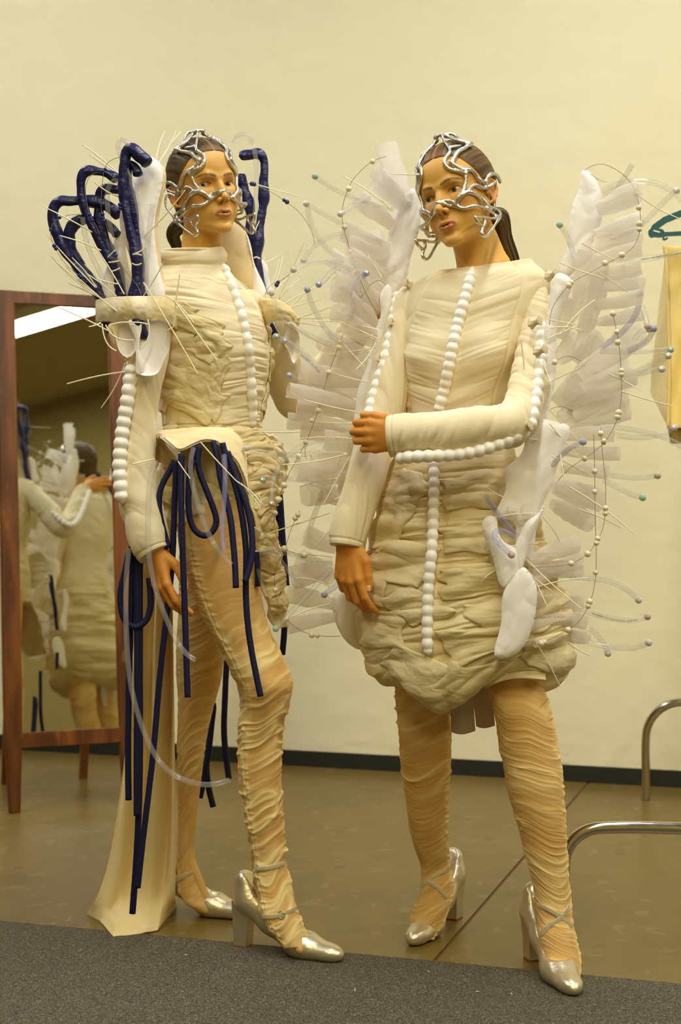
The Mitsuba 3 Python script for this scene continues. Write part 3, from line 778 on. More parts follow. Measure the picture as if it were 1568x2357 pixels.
def build_person(side):
    if side == 'L':
        fr, nb = fL, L_NECK
        sh_r, el_r, wr_r = P(352, 735, 3.22), P(320, 1010, 3.22), P(358, 1262, 3.16)
        sh_l, el_l, wr_l = P(602, 735, 3.46), P(690, 925, 3.60), P(850, 716, 3.52)
        F = Field((-.66, 2.98, -.01), (.26, 3.76, 1.86), .0065, [
            ((-.43, 3.06, 1.56), (-.19, 3.42, 1.86), .00165), ((-.47, 3.02, .76), (-.34, 3.24, .95), .0024), ((.05, 3.40, 1.42), (.19, 3.56, 1.53), .0028)])
        add_head(F, fr)
        neck(F, fr, nb)
        torso(F, nb, P(478, 760, 3.36), P(495, 960, 3.37), P(482, 1165, 3.37), sh_r, sh_l)
        leg_body(F, P(462, 1195, 3.31), P(617, 1575, 3.21), P(612, 2005, 3.235), P(690, 2185, 3.16))
        leg_body(F, P(498, 1195, 3.46), P(462, 1560, 3.50), P(428, 1965, 3.53), P(487, 2090, 3.50))
        for a, b, c in ((sh_r, el_r, wr_r), (sh_l, el_l, wr_l)):
            F.cone(a, b, .028, .027, .02); F.cone(b, c, .028, .024, .015)
        h1 = add_hand(F, wr_r, (.20, -.12, -1), (.80, .62, 0), True, [(16, 22, 14), (22, 28, 18), (28, 32, 20), (34, 36, 20)], [(.75, .55, .35), (.95, .25, .2), (1, .05, .1)], .98)
        dl = unit(np.array([.55, .05, .18]))
        h2 = add_hand(F, wr_l, dl, (.15, -1, -.25), False, [(6, 10, 8), (8, 12, 8), (8, 12, 10), (10, 14, 10)], [(.75, .6, .1), (.9, .35, .1), (.95, .2, .1)], .92, .03)
        hands = [(wr_r + np.array([.02, 0, -.09]), .145), (wr_l + dl * .08, .13)]
        thumb = None
        tone, gaze = (214, 166, 82), (-.42, .9, -.04)
    else:
        fr, nb = fR, R_NECK
        sh_r, el_r, wr_r = P(945, 725, 3.24), P(868, 1005, 3.17), P(800, 1240, 3.10)
        sh_l, el_l, wr_l = P(1237, 730, 3.125), P(1205, 955, 2.998), P(944, 1004, 3.005)
        F = Field((-.04, 2.90, -.01), (.56, 3.62, 1.86), .0065, [
            ((.09, 2.93, 1.55), (.41, 3.36, 1.86), .00165), ((-.03, 2.97, .77), (.08, 3.16, .96), .0022), ((.015, 2.95, 1.10), (.17, 3.18, 1.23), .0022)])
        add_head(F, fr, 1.02)
        neck(F, fr, nb, .046, .062)
        torso(F, nb, P(1082, 760, 3.19), P(1062, 960, 3.20), P(1062, 1200, 3.21), sh_r, sh_l)
        leg_body(F, P(1008, 1230, 3.25), P(976, 1650, 3.25), P(1008, 2000, 3.375), P(985, 2135, 3.34))
        leg_body(F, P(1120, 1230, 3.18), P(1204, 1640, 3.09), P(1268, 2075, 3.09), P(1300, 2235, 3.03))
        for a, b, c in ((sh_r, el_r, wr_r), (sh_l, el_l, wr_l)):
            F.cone(a, b, .028, .027, .02); F.cone(b, c, .028, .025, .015)
        h1 = add_hand(F, wr_r, (.05, -.04, -1), (.62, .78, 0), True, [(14, 26, 18), (20, 34, 22), (26, 38, 24), (30, 40, 24)], [(.80, .55, .10), (1, .10, .05), (1, -.02, .05)], 1.02)
        h2 = add_hand(F, wr_l, (-1, .42, .02), (.42, 1, .05), False, [(20, 66, 34), (22, 68, 34), (22, 66, 34), (18, 62, 32)], [(.85, .52, -.05), (.98, .22, -.05), (1, .06, .1)], 1.0, .02)
        hands = [(wr_r + np.array([.01, 0, -.09]), .145), (wr_l + np.array([-.09, .03, 0]), .14)]
        tone, gaze = (212, 164, 80), (-.30, .93, .02)
    v, f = F.mesh(1)
    col = skin_color(v, fr, tone, hands)
    return fr, (v, f), col, gaze, h1, h2

pL = thing('person', 'person in a beige jacket with navy tube shoulders, ruched leggings and a silver face mask', 'person')
pR = thing('person', 'person in a beige bubble dress with white organza wings, one hand holding the other elbow', 'person')
HEADS = {}
for key, side in ((pL, 'L'), (pR, 'R')):
    fr, m, col, gaze, h1, h2 = build_person(side)
    add(key, 'body', m, 'mat_skin', True, col)
    for s in (-1, 1):
        em, ec = eye_mesh(fr, s, gaze)
        add(key + '__body', 'eye', em, 'mat_eye', True, ec)
    if side == 'R':
        tip, d, t, n = h1
        add(key + '__body', 'thumb_nail', nail(tip, d, -n + t * .3, 1.15), {'type': 'principled', 'base_color': rgb(232, 190, 150), 'roughness': 0.25})
    lo = fr[1] - .14; hi = fr[1] + .14
    ta, tb = ((44, 33, 14), (84, 64, 28)) if side == 'L' else ((42, 30, 11), (106, 80, 34))
    hm, hcol = hair_cap(fr, lo, hi, ta, tb, 11 if side == 'L' else 31)
    hk = add(key, 'hair', hm, 'mat_hair', True, hcol)
    HEADS[side] = (fr, m, hm)
    nape = fr[1] + (np.array([0, -84, -56.]) * fr[2]) @ fr[0]
    if side == 'L':
        pts = [nape, P(398, 540, 3.40), P(408, 568, 3.42), P(418, 640, 3.46), P(428, 720, 3.49)]
        sm, sc = strands(pts, [.020, .017, .015, .016, .008], 60, 40, 5, ta, tb)
    else:
        pts = [nape, P(1150, 500, 3.22), P(1160, 540, 3.25), P(1176, 590, 3.28), P(1186, 660, 3.31), P(1180, 740, 3.33)]
        sm, sc = strands(pts, [.024, .020, .020, .019, .018, .008], 70, 44, 6, ta, tb)
    add(hk, 'ponytail', sm, 'mat_hair', True, sc)
    hb = nape
    add(hk, 'hair_tie', sweep([nape + (np.array([math.cos(a) * 19, -6, math.sin(a) * 19]) * fr[2]) @ fr[0] for a in np.linspace(0, 2 * math.pi, 16)], .0035, 40, 8), 'mat_dark')
# ------------------------------------------------------------------ the silver masks: one cast design, made on both heads
# the wearer's left half, as strands through points of the face; (pixel x, pixel y of the strand, radius in mm, lift off the face in mm)
def mk(c): return (900 + c[0] * 360 / 1568, 290 + c[1] * 360 / 1568)
STRANDS = [
    ([(515, 118), (545, 180), (590, 235)], 2.6), ([(590, 235), (640, 226), (700, 214)], 2.2), ([(515, 118), (580, 140), (690, 185), (798, 214)], 3.0),
    ([(798, 214), (720, 250), (665, 285), (640, 330), (605, 375)], 4.2), ([(545, 120), (610, 108), (650, 128), (700, 180), (798, 214)], 2.4),
    ([(590, 235), (595, 280), (545, 345), (550, 400), (590, 440), (670, 465), (740, 490)], 3.0), ([(605, 375), (650, 412), (700, 440), (745, 482)], 3.6),
    ([(700, 440), (760, 442), (830, 480), (880, 560), (925, 574)], 3.2), ([(745, 482), (765, 455)], 2.6),
    ([(925, 574), (960, 510), (1005, 494), (1050, 530), (1068, 572)], 3.4), ([(925, 574), (932, 630), (985, 600), (1025, 565)], 2.8),
    ([(932, 632), (880, 620), (840, 596), (800, 612), (775, 660)], 3.4), ([(775, 660), (715, 690), (670, 740), (650, 790)], 3.0),
    ([(740, 490), (746, 570), (715, 660), (668, 735)], 3.0), ([(775, 660), (840, 690), (900, 755), (925, 810)], 4.0), ([(925, 810), (1000, 830), (1045, 880), (1030, 910)], 3.0),
    ([(650, 792), (720, 825), (800, 806), (890, 822), (960, 860), (1000, 895), (1030, 910)], 3.0),
    ([(1030, 910), (940, 912), (810, 908)], 2.6), ([(810, 908), (840, 970), (880, 1010), (870, 1060), (900, 1100), (960, 1030), (1000, 950), (1030, 910)], 2.8), ([(890, 918), (902, 960), (884, 1008)], 2.4),
]
def face_local(side, strands):
    """Lays the strands on the head they were measured on; returns them in the head's own frame (mm), with the face's normal."""
    fr, bm, hm = HEADS[side]
    R, O, s = np.asarray(fr[0]), np.asarray(fr[1]), fr[2]
    meshes = [trimesh.Trimesh(*m, process=False) for m in (bm, hm)]
    allv = np.vstack([q.vertices for q in meshes]); allv = allv[allv[:, 2] > O[2] - .05]
    out = []
    for pts, r in strands:
        n = max(3, int(sum(math.dist(pts[i], pts[i + 1]) for i in range(len(pts) - 1)) / 14))
        c = curve([(*q, 0) for q in pts], n)[:, :2]
        loc = []
        for q in c:
            d = unit(P(*mk(q), 1.0) - np.array([0, 0, CAM_Z]))
            o = np.array([[0, 0, CAM_Z]])
            best = None
            for m in meshes:
                h = m.ray.intersects_location(o, d[None], multiple_hits=False)[0]
                if len(h) and (best is None or np.linalg.norm(h[0]) < np.linalg.norm(best)): best = h[0]
            if best is not None and best[1] > O[1] + .12: best = None
            if best is None:                                            # beside the silhouette: the point of the head nearest to that line
                w = allv - o; best = o[0] + d * (w[np.linalg.norm(np.cross(w, d), axis=1).argmin()] @ d)
            if q[1] > 880:                                              # the jaw piece hangs clear of the neck
                R1 = (np.array([0, 0, CAM_Z]) - O) @ R.T / s; D1 = d @ R.T
                best = np.array([0, 0, CAM_Z]) + d * s * ((59 - R1[0]) / D1[0])
            loc.append(best)
        p = np.array([((q - O) @ R.T) / s for q in loc])
        out.append((p, r))
    return out

MASK = face_local('R', STRANDS)
node = MASK[12][0][-1]
for r, pts in ((2.6, [(26, 84, -27), (12, 96, -20), (0, 103, -19)]), (2.2, [(24, 84, -35), (12, 97, -27), (0, 104, -22)])):
    MASK.append((curve([node, *pts], 9), r))
def centre(p):
    q = np.array([0, 0, -10.0]); return q
def mask_mesh(fr, far):
    R, O, s = np.asarray(fr[0]), np.asarray(fr[1]), fr[2]
    lo, hi = O - .15, O + .15
    F = Field(lo, hi, 0.0021, [])
    F.frame(*fr)
    for sx in (1, -1):
        for p, r in MASK:
            q = p * [sx, 1, 1]
            if len(q) > 3:
                q = q.copy(); q[1:-1] = (q[:-2] + 2 * q[1:-1] + q[2:]) / 4
            out = unit(q - np.array([0, -5, 5.0]) * 1.0)
            lift = 4.5 + np.where(q[:, 2] < -66, 3.0, 0) + np.where(q[:, 1] < 30, 2.5, 0)
            q = q + out * lift[:, None]
            q[:, 0] += sx * (20 if sx == far else 7) * np.clip((-14 - q[:, 2]) / 40, 0, 1) * np.clip((np.abs(q[:, 0]) - 28) / 22, 0, 1)     # the cheek pieces stand off the face
            rr = r * (0.70 + 0.52 * (n3(q[:, 0] * .09, q[:, 1] * .09, q[:, 2] * .09, 3)))
            rr[0] *= 1.25; rr[-1] *= 1.25
            for i in range(len(q) - 1): F.cone(q[i], q[i + 1], rr[i], rr[i + 1], 4.2)
    # the bridge over the crown
    a = MASK[0][0][0]; b = a * [-1, 1, 1]; m = (a + b) / 2 + np.array([0, 0, abs(a[0]) * .2])
    F.chain([q + unit(q - np.array([0, -5, 5.0])) * 6 for q in (a, m, b)], [2.8, 3.0, 2.8], 3.0)
    F.frame()
    return F.mesh(2)
for key, side, far in ((pL, 'L', 1), (pR, 'R', -1)):
    add(key, 'face_mask', mask_mesh(HEADS[side][0], far), 'mat_silver', True, label='silver openwork face mask')
# earrings
fr = HEADS['R'][0]; e = np.asarray(fr[1]) + (np.array([76, -6, -42.]) * fr[2]) @ np.asarray(fr[0])
add(pR, 'earring', sweep([e + np.array([math.cos(a) * .0, math.sin(a) * .006, -.008 + math.cos(a) * .009]) for a in np.linspace(0, 2 * math.pi, 20)], .0013, 40, 8), 'mat_silver')
ea = P(383, 458, 3.17)
add(pL, 'ear_cuff', sweep([P(402, 452, 3.165), P(386, 446, 3.16), P(381, 462, 3.16), P(386, 482, 3.16), P(398, 498, 3.16), P(402, 510, 3.165)], [.0026, .0024, .0028, .0024, .0022, .0016], 40, 10), 'mat_silver', label='silver hook at the ear')
# ------------------------------------------------------------------ cloth
CLOTH, CLOTH_Y, CLOTH_D = lin(226, 213, 178), lin(216, 198, 146), lin(204, 184, 138)
from scipy.ndimage import map_coordinates, gaussian_filter
def yaw_axes(deg):
    a = math.radians(deg)
    return np.array([math.cos(a), math.sin(a), 0]), np.array([math.sin(a), -math.cos(a), 0])

class Loft:
    """Rings one above the other (pixel row, centre column, distance, half breadth, half depth), turned by yaw; angle 0 is the front, positive to the wearer's left."""
    def __init__(self, rings, yaw, n, m, disp=None, power=2.0, hem=None):
        r = np.array(rings, float)
        l, f = yaw_axes(yaw)
        self.y = np.linspace(r[0, 0], r[-1, 0], n)
        cx, d, a, b = (PchipInterpolator(r[:, 0], r[:, k])(self.y) for k in range(1, 5))
        self.phi = np.linspace(-math.pi, math.pi, m, endpoint=False)
        C = np.stack([(cx - 784) / FOC * d, d, CAM_Z - (self.y - 1178.5) / FOC * d], -1)
        s, c = np.sin(self.phi), np.cos(self.phi)
        e = 2.0 / power
        s, c = np.sign(s) * np.abs(s) ** e, np.sign(c) * np.abs(c) ** e
        G = C[:, None] + a[:, None, None] * s[None, :, None] * l + b[:, None, None] * c[None, :, None] * f
        self.P, self.Y = np.meshgrid(self.phi, self.y)
        if hem is not None: G[..., 2] += hem(self.P, self.Y)
        if disp is not None:
            N = grid_normals(G)
            if np.einsum('ijk,ijk->ij', N, G - C[:, None]).mean() < 0: N = -N
            G = G + N * disp(self.P, self.Y, G)[..., None]
        self.G = G
        N = grid_normals(G)
        self.N = -N if np.einsum('ijk,ijk->ij', N, G - C[:, None]).mean() < 0 else N
    def mesh(self, caps=True): return close_grid(self.G, caps)
    def at(self, phi, y):
        """Point and outward normal at an angle (radians) and pixel row."""
        i = np.interp(y, self.y, np.arange(len(self.y))); j = (np.asarray(phi) + math.pi) / (2 * math.pi) * len(self.phi)
        g = lambda A: np.stack([map_coordinates(A[..., k], [i, j], order=1, mode='grid-wrap') for k in range(3)], -1)
        return g(self.G), unit(g(self.N))

def cap_colors(c): return np.vstack([c.reshape(-1, 3), c[0].mean(0), c[-1].mean(0)])

def hits(mesh, pts, lift=0.0):
    """Where the lines of sight through the pixels meet the mesh, lifted off its surface."""
    tm = trimesh.Trimesh(*mesh, process=False)
    d = np.array([unit(P(x, y, 1.0) - np.array([0, 0, CAM_Z])) for x, y in pts])
    loc, ri, ti = tm.ray.intersects_location(np.tile([0, 0, CAM_Z], (len(d), 1)), d, multiple_hits=False)
    out = np.full((len(d), 3), np.nan)
    out[ri] = loc + np.where((np.einsum('ij,ij->i', tm.face_normals[ti], d[ri]) > 0)[:, None], -1, 1) * tm.face_normals[ti] * 0 - d[ri] * lift
    ok = ~np.isnan(out[:, 0])
    for k in range(3): out[:, k] = np.interp(np.arange(len(d)), np.nonzero(ok)[0], out[ok, k])
    return out

def patch(L, phi, y, wp, hy, rot, seed, lift=.004, fold=.006, tone=CLOTH_Y, thick=.0012, hang=0.0):
    """A torn scrap of thin cloth laid over a garment: ragged edge, puckers and a loose lower lip."""
    n, m = 40, 46
    a, b = np.meshgrid(np.linspace(-1, 1, m), np.linspace(-1, 1, n))
    e = 0.18
    a2 = a * (1 + e * (n3(b * 2.5, 3 + seed, 0, seed) - .5) * 2 + .06 * (n3(b * 9, seed, 0, seed) - .5))
    b2 = b * (1 + e * (n3(a * 2.5, 7 + seed, 0, seed) - .5) * 2 + .06 * (n3(a * 9, 5, 0, seed) - .5))
    c, s = math.cos(rot), math.sin(rot)
    hp = hy / 105.0
    u, v = a2 * wp, b2 * hp
    p = phi + u * c - v * s; q = y + (u * s + v * c) * 105.0
    base, N = L.at(p, q)
    base = np.stack([gaussian_filter(base[..., k], 2.0) for k in range(3)], -1); N = unit(np.stack([gaussian_filter(N[..., k], 3.0) for k in range(3)], -1))
    edge = np.clip(1 - np.maximum(np.abs(a), np.abs(b)) ** 3, 0, 1)
    w = np.abs(2 * n3(a * .8 + b * .3, b * 1.7 - a * .4, seed) - 1) ** .8
    h = .0012 + (lift - .0012) * edge ** .3 + fold * edge ** .5 * (w + .3 * n3(a * 2.5, b * 3, seed)) + fold * .45 * sstep(.6, 1, b) * n3(a * 3, seed, 2) + .0012 * edge ** .2 * (ridge(a * 2.2 + b * 1.5, b * 5 - a, seed, seed, 3) - .3)
    G = base + N * h[..., None]
    if hang: G[..., 2] -= hang * sstep(0, 1, b) ** 2
    G[..., 0] += 0; 
    col = mixc(tone, tone * .82, .6 * n3(a * 3, b * 3, seed, 4)[..., None][..., 0])
    mesh = sheet(G, thick)
    return mesh, np.vstack([col.reshape(-1, 3)] * 2)

def trim(path, pitch, r, amp=.17, m=18, taper=True):
    """The white scalloped cord: swelling beads run together."""
    path = np.asarray(path, float)
    C = curve(path, 500)
    s = np.concatenate([[0], np.cumsum(np.linalg.norm(np.diff(C, axis=0), axis=1))])
    n = int(s[-1] / pitch * 14)
    t = np.linspace(0, s[-1], n)
    C = np.stack([np.interp(t, s, C[:, k]) for k in range(3)], 1)
    R = r * (1 - amp * .9 + 1.75 * amp * np.abs(np.sin(np.pi * t / pitch)) ** 1.15)
    if taper:
        e = np.minimum(t, s[-1] - t); R = R * np.sqrt(np.clip(1 - (1 - np.clip(e / (pitch * .8), 0, 1)) ** 2, .03, 1))
    Tn, A, B = frames(C)
    th = np.arange(m) / m * 2 * np.pi
    return close_grid(C[:, None] + R[:, None, None] * (np.cos(th)[None, :, None] * A[:, None] + np.sin(th)[None, :, None] * B[:, None]))

def sleeve(pts, r, seed, n=260, m=120, amp=.007, freq=16, slant=1.0, hint=None, cuff=.02, gather=None):
    """A soft sleeve with drawn diagonal folds; denser folds where the arm bends."""
    def disp(th, s):
        t = s * freq + slant * np.sin(th - .6)
        w = .6 * (n3(np.cos(th) * 1.2, np.sin(th) * 1.2, s * 9, seed + 8) - .5)
        big = np.abs(2 * n3(np.cos(th) * .42 + 5, np.sin(th) * .42 + 3, t + w, seed) - 1) ** .75
        small = np.abs(2 * n3(np.cos(th) * .8, np.sin(th) * .8 + 6, t * 2.4 + w, seed + 3) - 1) ** .8
        L = s.max()
        e = sstep(0, .05, s) * sstep(0, cuff, L - s)
        side = 1 if gather is None else .45 + .9 * np.clip(np.cos(th - gather), 0, 1)
        hem = -.0022 * np.exp(-((L - s - .012) / .0018) ** 2)
        return (amp * (big - .45) + amp * .42 * (small - .45)) * e * side + hem
    v, f = sweep(pts, r, n, m, True, 1.0, hint, disp)
    q = n3(v[:, 0] * 14, v[:, 1] * 14, v[:, 2] * 14, seed)
    return (v, f), mixc(CLOTH, CLOTH_D, .35 * q)

# ---------------- left model: jacket
JY = 55
def seam_phi(y):      # the princess seam, running from the armhole to the waist
    return np.radians(np.interp(y, [690, 720, 760, 810, 870, 930, 985], [-118, -82, -58, -44, -37, -34, -33]))
def jacket_disp(p, y, G):
    s = seam_phi(y)
    inside = sstep(-.02, .04, p - s) * sstep(.55, .35, p)
    yy = y + 22 * np.sin(np.clip(-p, 0, 1.6)) * sstep(800, 700, y) - 26 * np.clip(-p, 0, .8) * sstep(740, 860, y)
    ru = np.abs(2 * n3(p * .9, yy / 17, 1.0, 5) - 1) ** .75
    ru2 = np.abs(2 * n3(p * 2.0, yy / 8, 4.0, 6) - 1)
    gather = .0058 * (ru - .45) + .0022 * (ru2 - .5)
    top = sstep(660, 630, y)
    soft = .0065 * (np.abs(2 * n3(p * 1.5 + y * .006, y / 46 + p * .6, 2, 8) - 1) ** .8 - .45) + .003 * (np.abs(2 * n3(p * 3 + y * .01, y / 24, 6, 9) - 1) - .5)
    d = gather * inside + soft * (1 - inside)
    d = d * (1 - top) + top * (.0035 * (np.abs(2 * n3(p * .7, y / 16, 3, 4) - 1) - .4))
    groove = np.exp(-((p - s) / .025) ** 2) * sstep(690, 705, y)
    g2 = np.exp(-((y - 985) / 2.5) ** 2)
    bust = .016 * np.exp(-(((p + .62) / .5) ** 2 + ((y - 800) / 55) ** 2))
    arc = np.exp(-((y - (705 + 70 * ((p + 1.7) / 1.0) ** 2)) / 3.0) ** 2) * (p > -2.2) * (p < -.8)
    return d - .0032 * groove - .003 * g2 + bust - .002 * arc
LJ = Loft([(576, 444, 3.325, .0735, .064), (592, 445, 3.325, .075, .066), (612, 448, 3.33, .078, .070), (636, 454, 3.335, .100, .078), (662, 462, 3.34, .135, .090), (692, 470, 3.345, .160, .100),
           (730, 478, 3.35, .170, .110), (780, 487, 3.355, .157, .118), (830, 491, 3.36, .148, .121), (890, 490, 3.36, .142, .116), (940, 489, 3.36, .134, .108), (992, 489, 3.36, .130, .104)],
          JY, 420, 420, jacket_disp, 2.1, hem=lambda p, y: -.012 * sstep(630, 576, y) * np.cos(p) * 0 + .010 * sstep(640, 576, y) * np.sin(p - .4))
col = mixc(CLOTH, CLOTH_Y, .75 * sstep(.08, -.08, LJ.P - seam_phi(LJ.Y)) * (LJ.Y > 690)); col = mixc(col, CLOTH_D, .3 * n3(LJ.P * 3, LJ.Y / 30, 0, 2))
jm = LJ.mesh(); jk = add(pL, 'jacket', jm, 'mat_cloth', True, cap_colors(col), label='beige gathered jacket')
# the funnel collar's rolled top edge
ph = np.linspace(-math.pi, math.pi, 80)
pt, nn = LJ.at(ph, np.full(80, 578.0))
add(jk, 'collar_edge', sweep(pt + [0, 0, .001], .0035, 160, 8), 'mat_cloth', True, np.tile(CLOTH, (160 * 8 + 2, 1)))
LC = Loft([(573, 444, 3.325, .074, .066), (584, 445, 3.325, .081, .073), (598, 446, 3.327, .083, .075), (608, 447, 3.33, .080, .072), (611, 447, 3.33, .076, .067)], JY, 60, 260,
          lambda p, y, G: .0032 * (np.abs(2 * n3(p * .9, y / 15 + p * .7, 3, 44) - 1) - .4), hem=lambda p, y: .012 * np.sin(p - .3) * 1.0 + .004 * np.sin(2 * p))
add(jk, 'collar', LC.mesh(False), 'mat_cloth', True, np.tile(CLOTH, (60 * 260, 1)))
rng = np.random.default_rng(3)
spots = [(-1.3, 735, .45, 24, .35), (-.98, 762, .42, 24, .5), (-1.5, 815, .5, 40, .1), (-.85, 812, .30, 34, .7), (-1.05, 872, .46, 40, .3), (-.70, 878, .15, 46, .15), (-1.7, 890, .5, 44, .2), (-1.2, 932, .52, 34, .5), (-.78, 938, .24, 34, .4),
         (-2.0, 800, .4, 50, 0), (-2.1, 900, .4, 50, .2), (.95, 735, .3, 30, -.4), (1.0, 830, .4, 40, -.3), (.95, 915, .38, 40, .3), (1.3, 820, .4, 60, 0), (1.3, 920, .4, 50, 0),
         (2.6, 780, .6, 50, .2), (2.9, 880, .6, 50, -.2), (-2.7, 840, .5, 50, .3), (2.2, 900, .5, 50, .3)]
for i, (p, y, w, h, r) in enumerate(spots):
    m, c = patch(LJ, p, y, w, h, r, 20 + i, .0025, .0055 if i % 3 else .008, mixc(CLOTH_Y, CLOTH, np.array(rng.uniform(0, .7))))
    add(jk, 'torn_scrap', m, 'mat_linen', True, c)
bead_px = [(513, 607), (520, 626), (532, 654), (545, 690), (556, 725), (565, 765), (572, 805), (576, 850), (579, 900), (581, 945), (581, 984)]
add(jk, 'scalloped_trim', trim(hits(jm, bead_px, .004), .0262, .0112), 'mat_white_rubber', label='white scalloped cord down the front')
add(jk, 'trim_tip', sweep(hits(jm, [(512, 612), (516, 598), (520, 585)], .006), [.011, .010, .003], 20, 12), 'mat_white_rubber')
m, c = sleeve([P(412, 690, 3.27), P(376, 708, 3.24), P(356, 742, 3.225), P(346, 800, 3.21), P(331, 880, 3.20), P(319, 960, 3.20), P(316, 1040, 3.19), P(319, 1110, 3.18), P(328, 1175, 3.17), P(340, 1230, 3.16), P(354, 1268, 3.155), P(358, 1276, 3.153)], [.020, .036, .043, .044, .0415, .0405, .041, .0435, .047, .0475, .041, .039], 3, n=320, m=140, hint=(1, 0, 0), amp=.0085, freq=15, slant=.9, gather=math.pi)
add(jk, 'sleeve', m, 'mat_cloth', True, c)
m, c = sleeve([P(548, 690, 3.42), P(584, 706, 3.44), P(616, 770, 3.49), P(650, 850, 3.55), P(690, 925, 3.60), P(745, 868, 3.58), P(800, 785, 3.55), P(846, 722, 3.525)], [.022, .042, .052, .052, .050, .046, .042, .036], 8, n=280, hint=(0, 1, 0), amp=.009, freq=16, slant=.7)
add(jk, 'sleeve', m, 'mat_cloth', True, c)
lb = [(301, 838, 3.155), (300, 862, 3.155), (296, 900, 3.15), (289, 945, 3.15), (282, 990, 3.148), (277, 1035, 3.145), (275, 1075, 3.143), (277, 1115, 3.14), (281, 1160, 3.14)]
add(jk, 'scalloped_trim', trim([P(*q) for q in lb], .0238, .0148, .15), 'mat_white_rubber', label='white scalloped cord along the outer sleeve')
add(jk, 'scalloped_trim', trim([P(636, 860, 3.60), P(690, 930, 3.655), P(750, 885, 3.635), P(805, 803, 3.60), P(850, 740, 3.565)], .0238, .013, .15), 'mat_white_rubber')
# hip layer under the peplum
def hip_disp(p, y, G):
    f = .008 * (np.abs(2 * n3(p * 1.6, y / 40 + p * .5, 2, 18) - 1) ** .8 - .45) + .003 * (np.abs(2 * n3(p * 3, y / 16, 6, 19) - 1) - .5)
    return f
LH = Loft([(978, 489, 3.36, .128, .102), (1010, 490, 3.36, .134, .108), (1060, 490, 3.36, .142, .114), (1120, 490, 3.36, .147, .118), (1170, 489, 3.36, .147, .118), (1200, 488, 3.36, .144, .115)], JY, 200, 300, hip_disp,
          hem=lambda p, y: -.02 * sstep(1100, 1200, y) * np.clip(p, 0, 1) - .010 * sstep(1150, 1200, y) * (n3(p * 3, 1, 1) - .5))
hc_ = mixc(CLOTH_Y, CLOTH, n3(LH.P * 2, LH.Y / 40, 3, 7)); hm_ = LH.mesh()
hp = add(jk, 'hip_layer', hm_, 'mat_linen', True, cap_colors(hc_))
for i, (p, y, w, h, r) in enumerate([(-.9, 1070, .4, 40, .3), (-.5, 1090, .35, 45, -.4), (-.15, 1120, .3, 40, .2), (-1.1, 1140, .4, 40, .5), (-.45, 1160, .4, 30, .1), (-.05, 1175, .3, 26, .1), (.3, 1150, .3, 44, .1), (.25, 1085, .3, 40, -.2), (-1.5, 1110, .4, 50, 0), (.35, 1195, .25, 22, .2)]):
    m, c = patch(LH, p, y, w, h, r, 60 + i, .003, .010, mixc(CLOTH_Y, CLOTH, np.array(rng.uniform(0, .8))))
    add(hp, 'torn_scrap', m, 'mat_linen', True, c)

def cloth_strip(rows, n, m, thick=.003, wob=None):
    """A draped piece of cloth through rows of (px, py, d) points, each row from one side to the other."""
    R = np.array([[P(*q) for q in row] for row in rows])
    k = R.shape[0]
    A = np.stack([curve(row, m) for row in R])
    t = np.arange(k)
    G = CubicSpline(t, A, axis=0, bc_type='natural')(np.linspace(0, k - 1, n)) if k > 2 else A[0] + np.linspace(0, 1, n)[:, None, None] * (A[1] - A[0])
    if wob is not None:
        N = grid_normals(G, False)
        u, v = np.meshgrid(np.linspace(0, 1, m), np.linspace(0, 1, n))
        G = G + N * wob(u, v)[..., None]
    return G
# peplum flap: flares off the waist, its hem rising over the cords and turning back to show the white lining
wob = lambda u, v: .004 * (np.abs(2 * n3(u * 7, v * 3, 1, 3) - 1) - .4) * v + .002 * (n3(u * 20, v * 8, 2) - .5)
G = cloth_strip([[(352, 985, 3.29), (385, 990, 3.25), (425, 985, 3.235), (470, 984, 3.235), (520, 984, 3.25), (556, 990, 3.27)],
                 [(350, 1012, 3.26), (378, 1003, 3.19), (418, 1004, 3.17), (468, 996, 3.175), (520, 1000, 3.19), (566, 1050, 3.24)],
                 [(352, 1045, 3.25), (380, 1008, 3.15), (412, 1034, 3.125), (470, 1012, 3.14), (528, 1040, 3.15), (572, 1135, 3.20)]], 60, 160, .003, wob)
v, f = sheet(G, .0032); pc = np.tile(mixc(CLOTH_Y, CLOTH, np.array(.35)), (len(v), 1))
pp = add(jk, 'peplum', (v, f), 'mat_linen', True, pc)
hem = G[-1]
G2 = cloth_strip([[(356, 1004, 3.24), (372, 1000, 3.20), (383, 1003, 3.165)], [(354, 1030, 3.245), (380, 1028, 3.22), (396, 1032, 3.17)], [(356, 1056, 3.25), (388, 1060, 3.23), (412, 1040, 3.145)], [(366, 1060, 3.25), (396, 1068, 3.225), (410, 1062, 3.19)]], 40, 40, .003, wob)
v, f = sheet(G2, .003); add(jk, 'peplum', (v, f), 'mat_linen', True, np.tile(mixc(CLOTH_Y, CLOTH, np.array(.3)), (len(v), 1)))
Np = grid_normals(G, False); Np = np.where(Np[..., 1:2] > 0, Np, -Np)
Gl = G[22:] + Np[22:] * .0052
Gl[-1] = G[-1] + Np[-1] * .003
add(pp, 'lining', sheet(Gl, .002), 'mat_satin', label='white lining of the peplum')
G3 = cloth_strip([[(383, 1003, 3.162), (381, 1006, 3.164), (379, 1010, 3.17)], [(396, 1022, 3.15), (391, 1028, 3.16), (386, 1028, 3.175)], [(412, 1040, 3.13), (408, 1048, 3.15), (404, 1050, 3.17)], [(415, 1042, 3.13), (411, 1056, 3.15), (407, 1064, 3.18)]], 30, 12)
add(pp, 'lining', sheet(G3, .002), 'mat_satin')
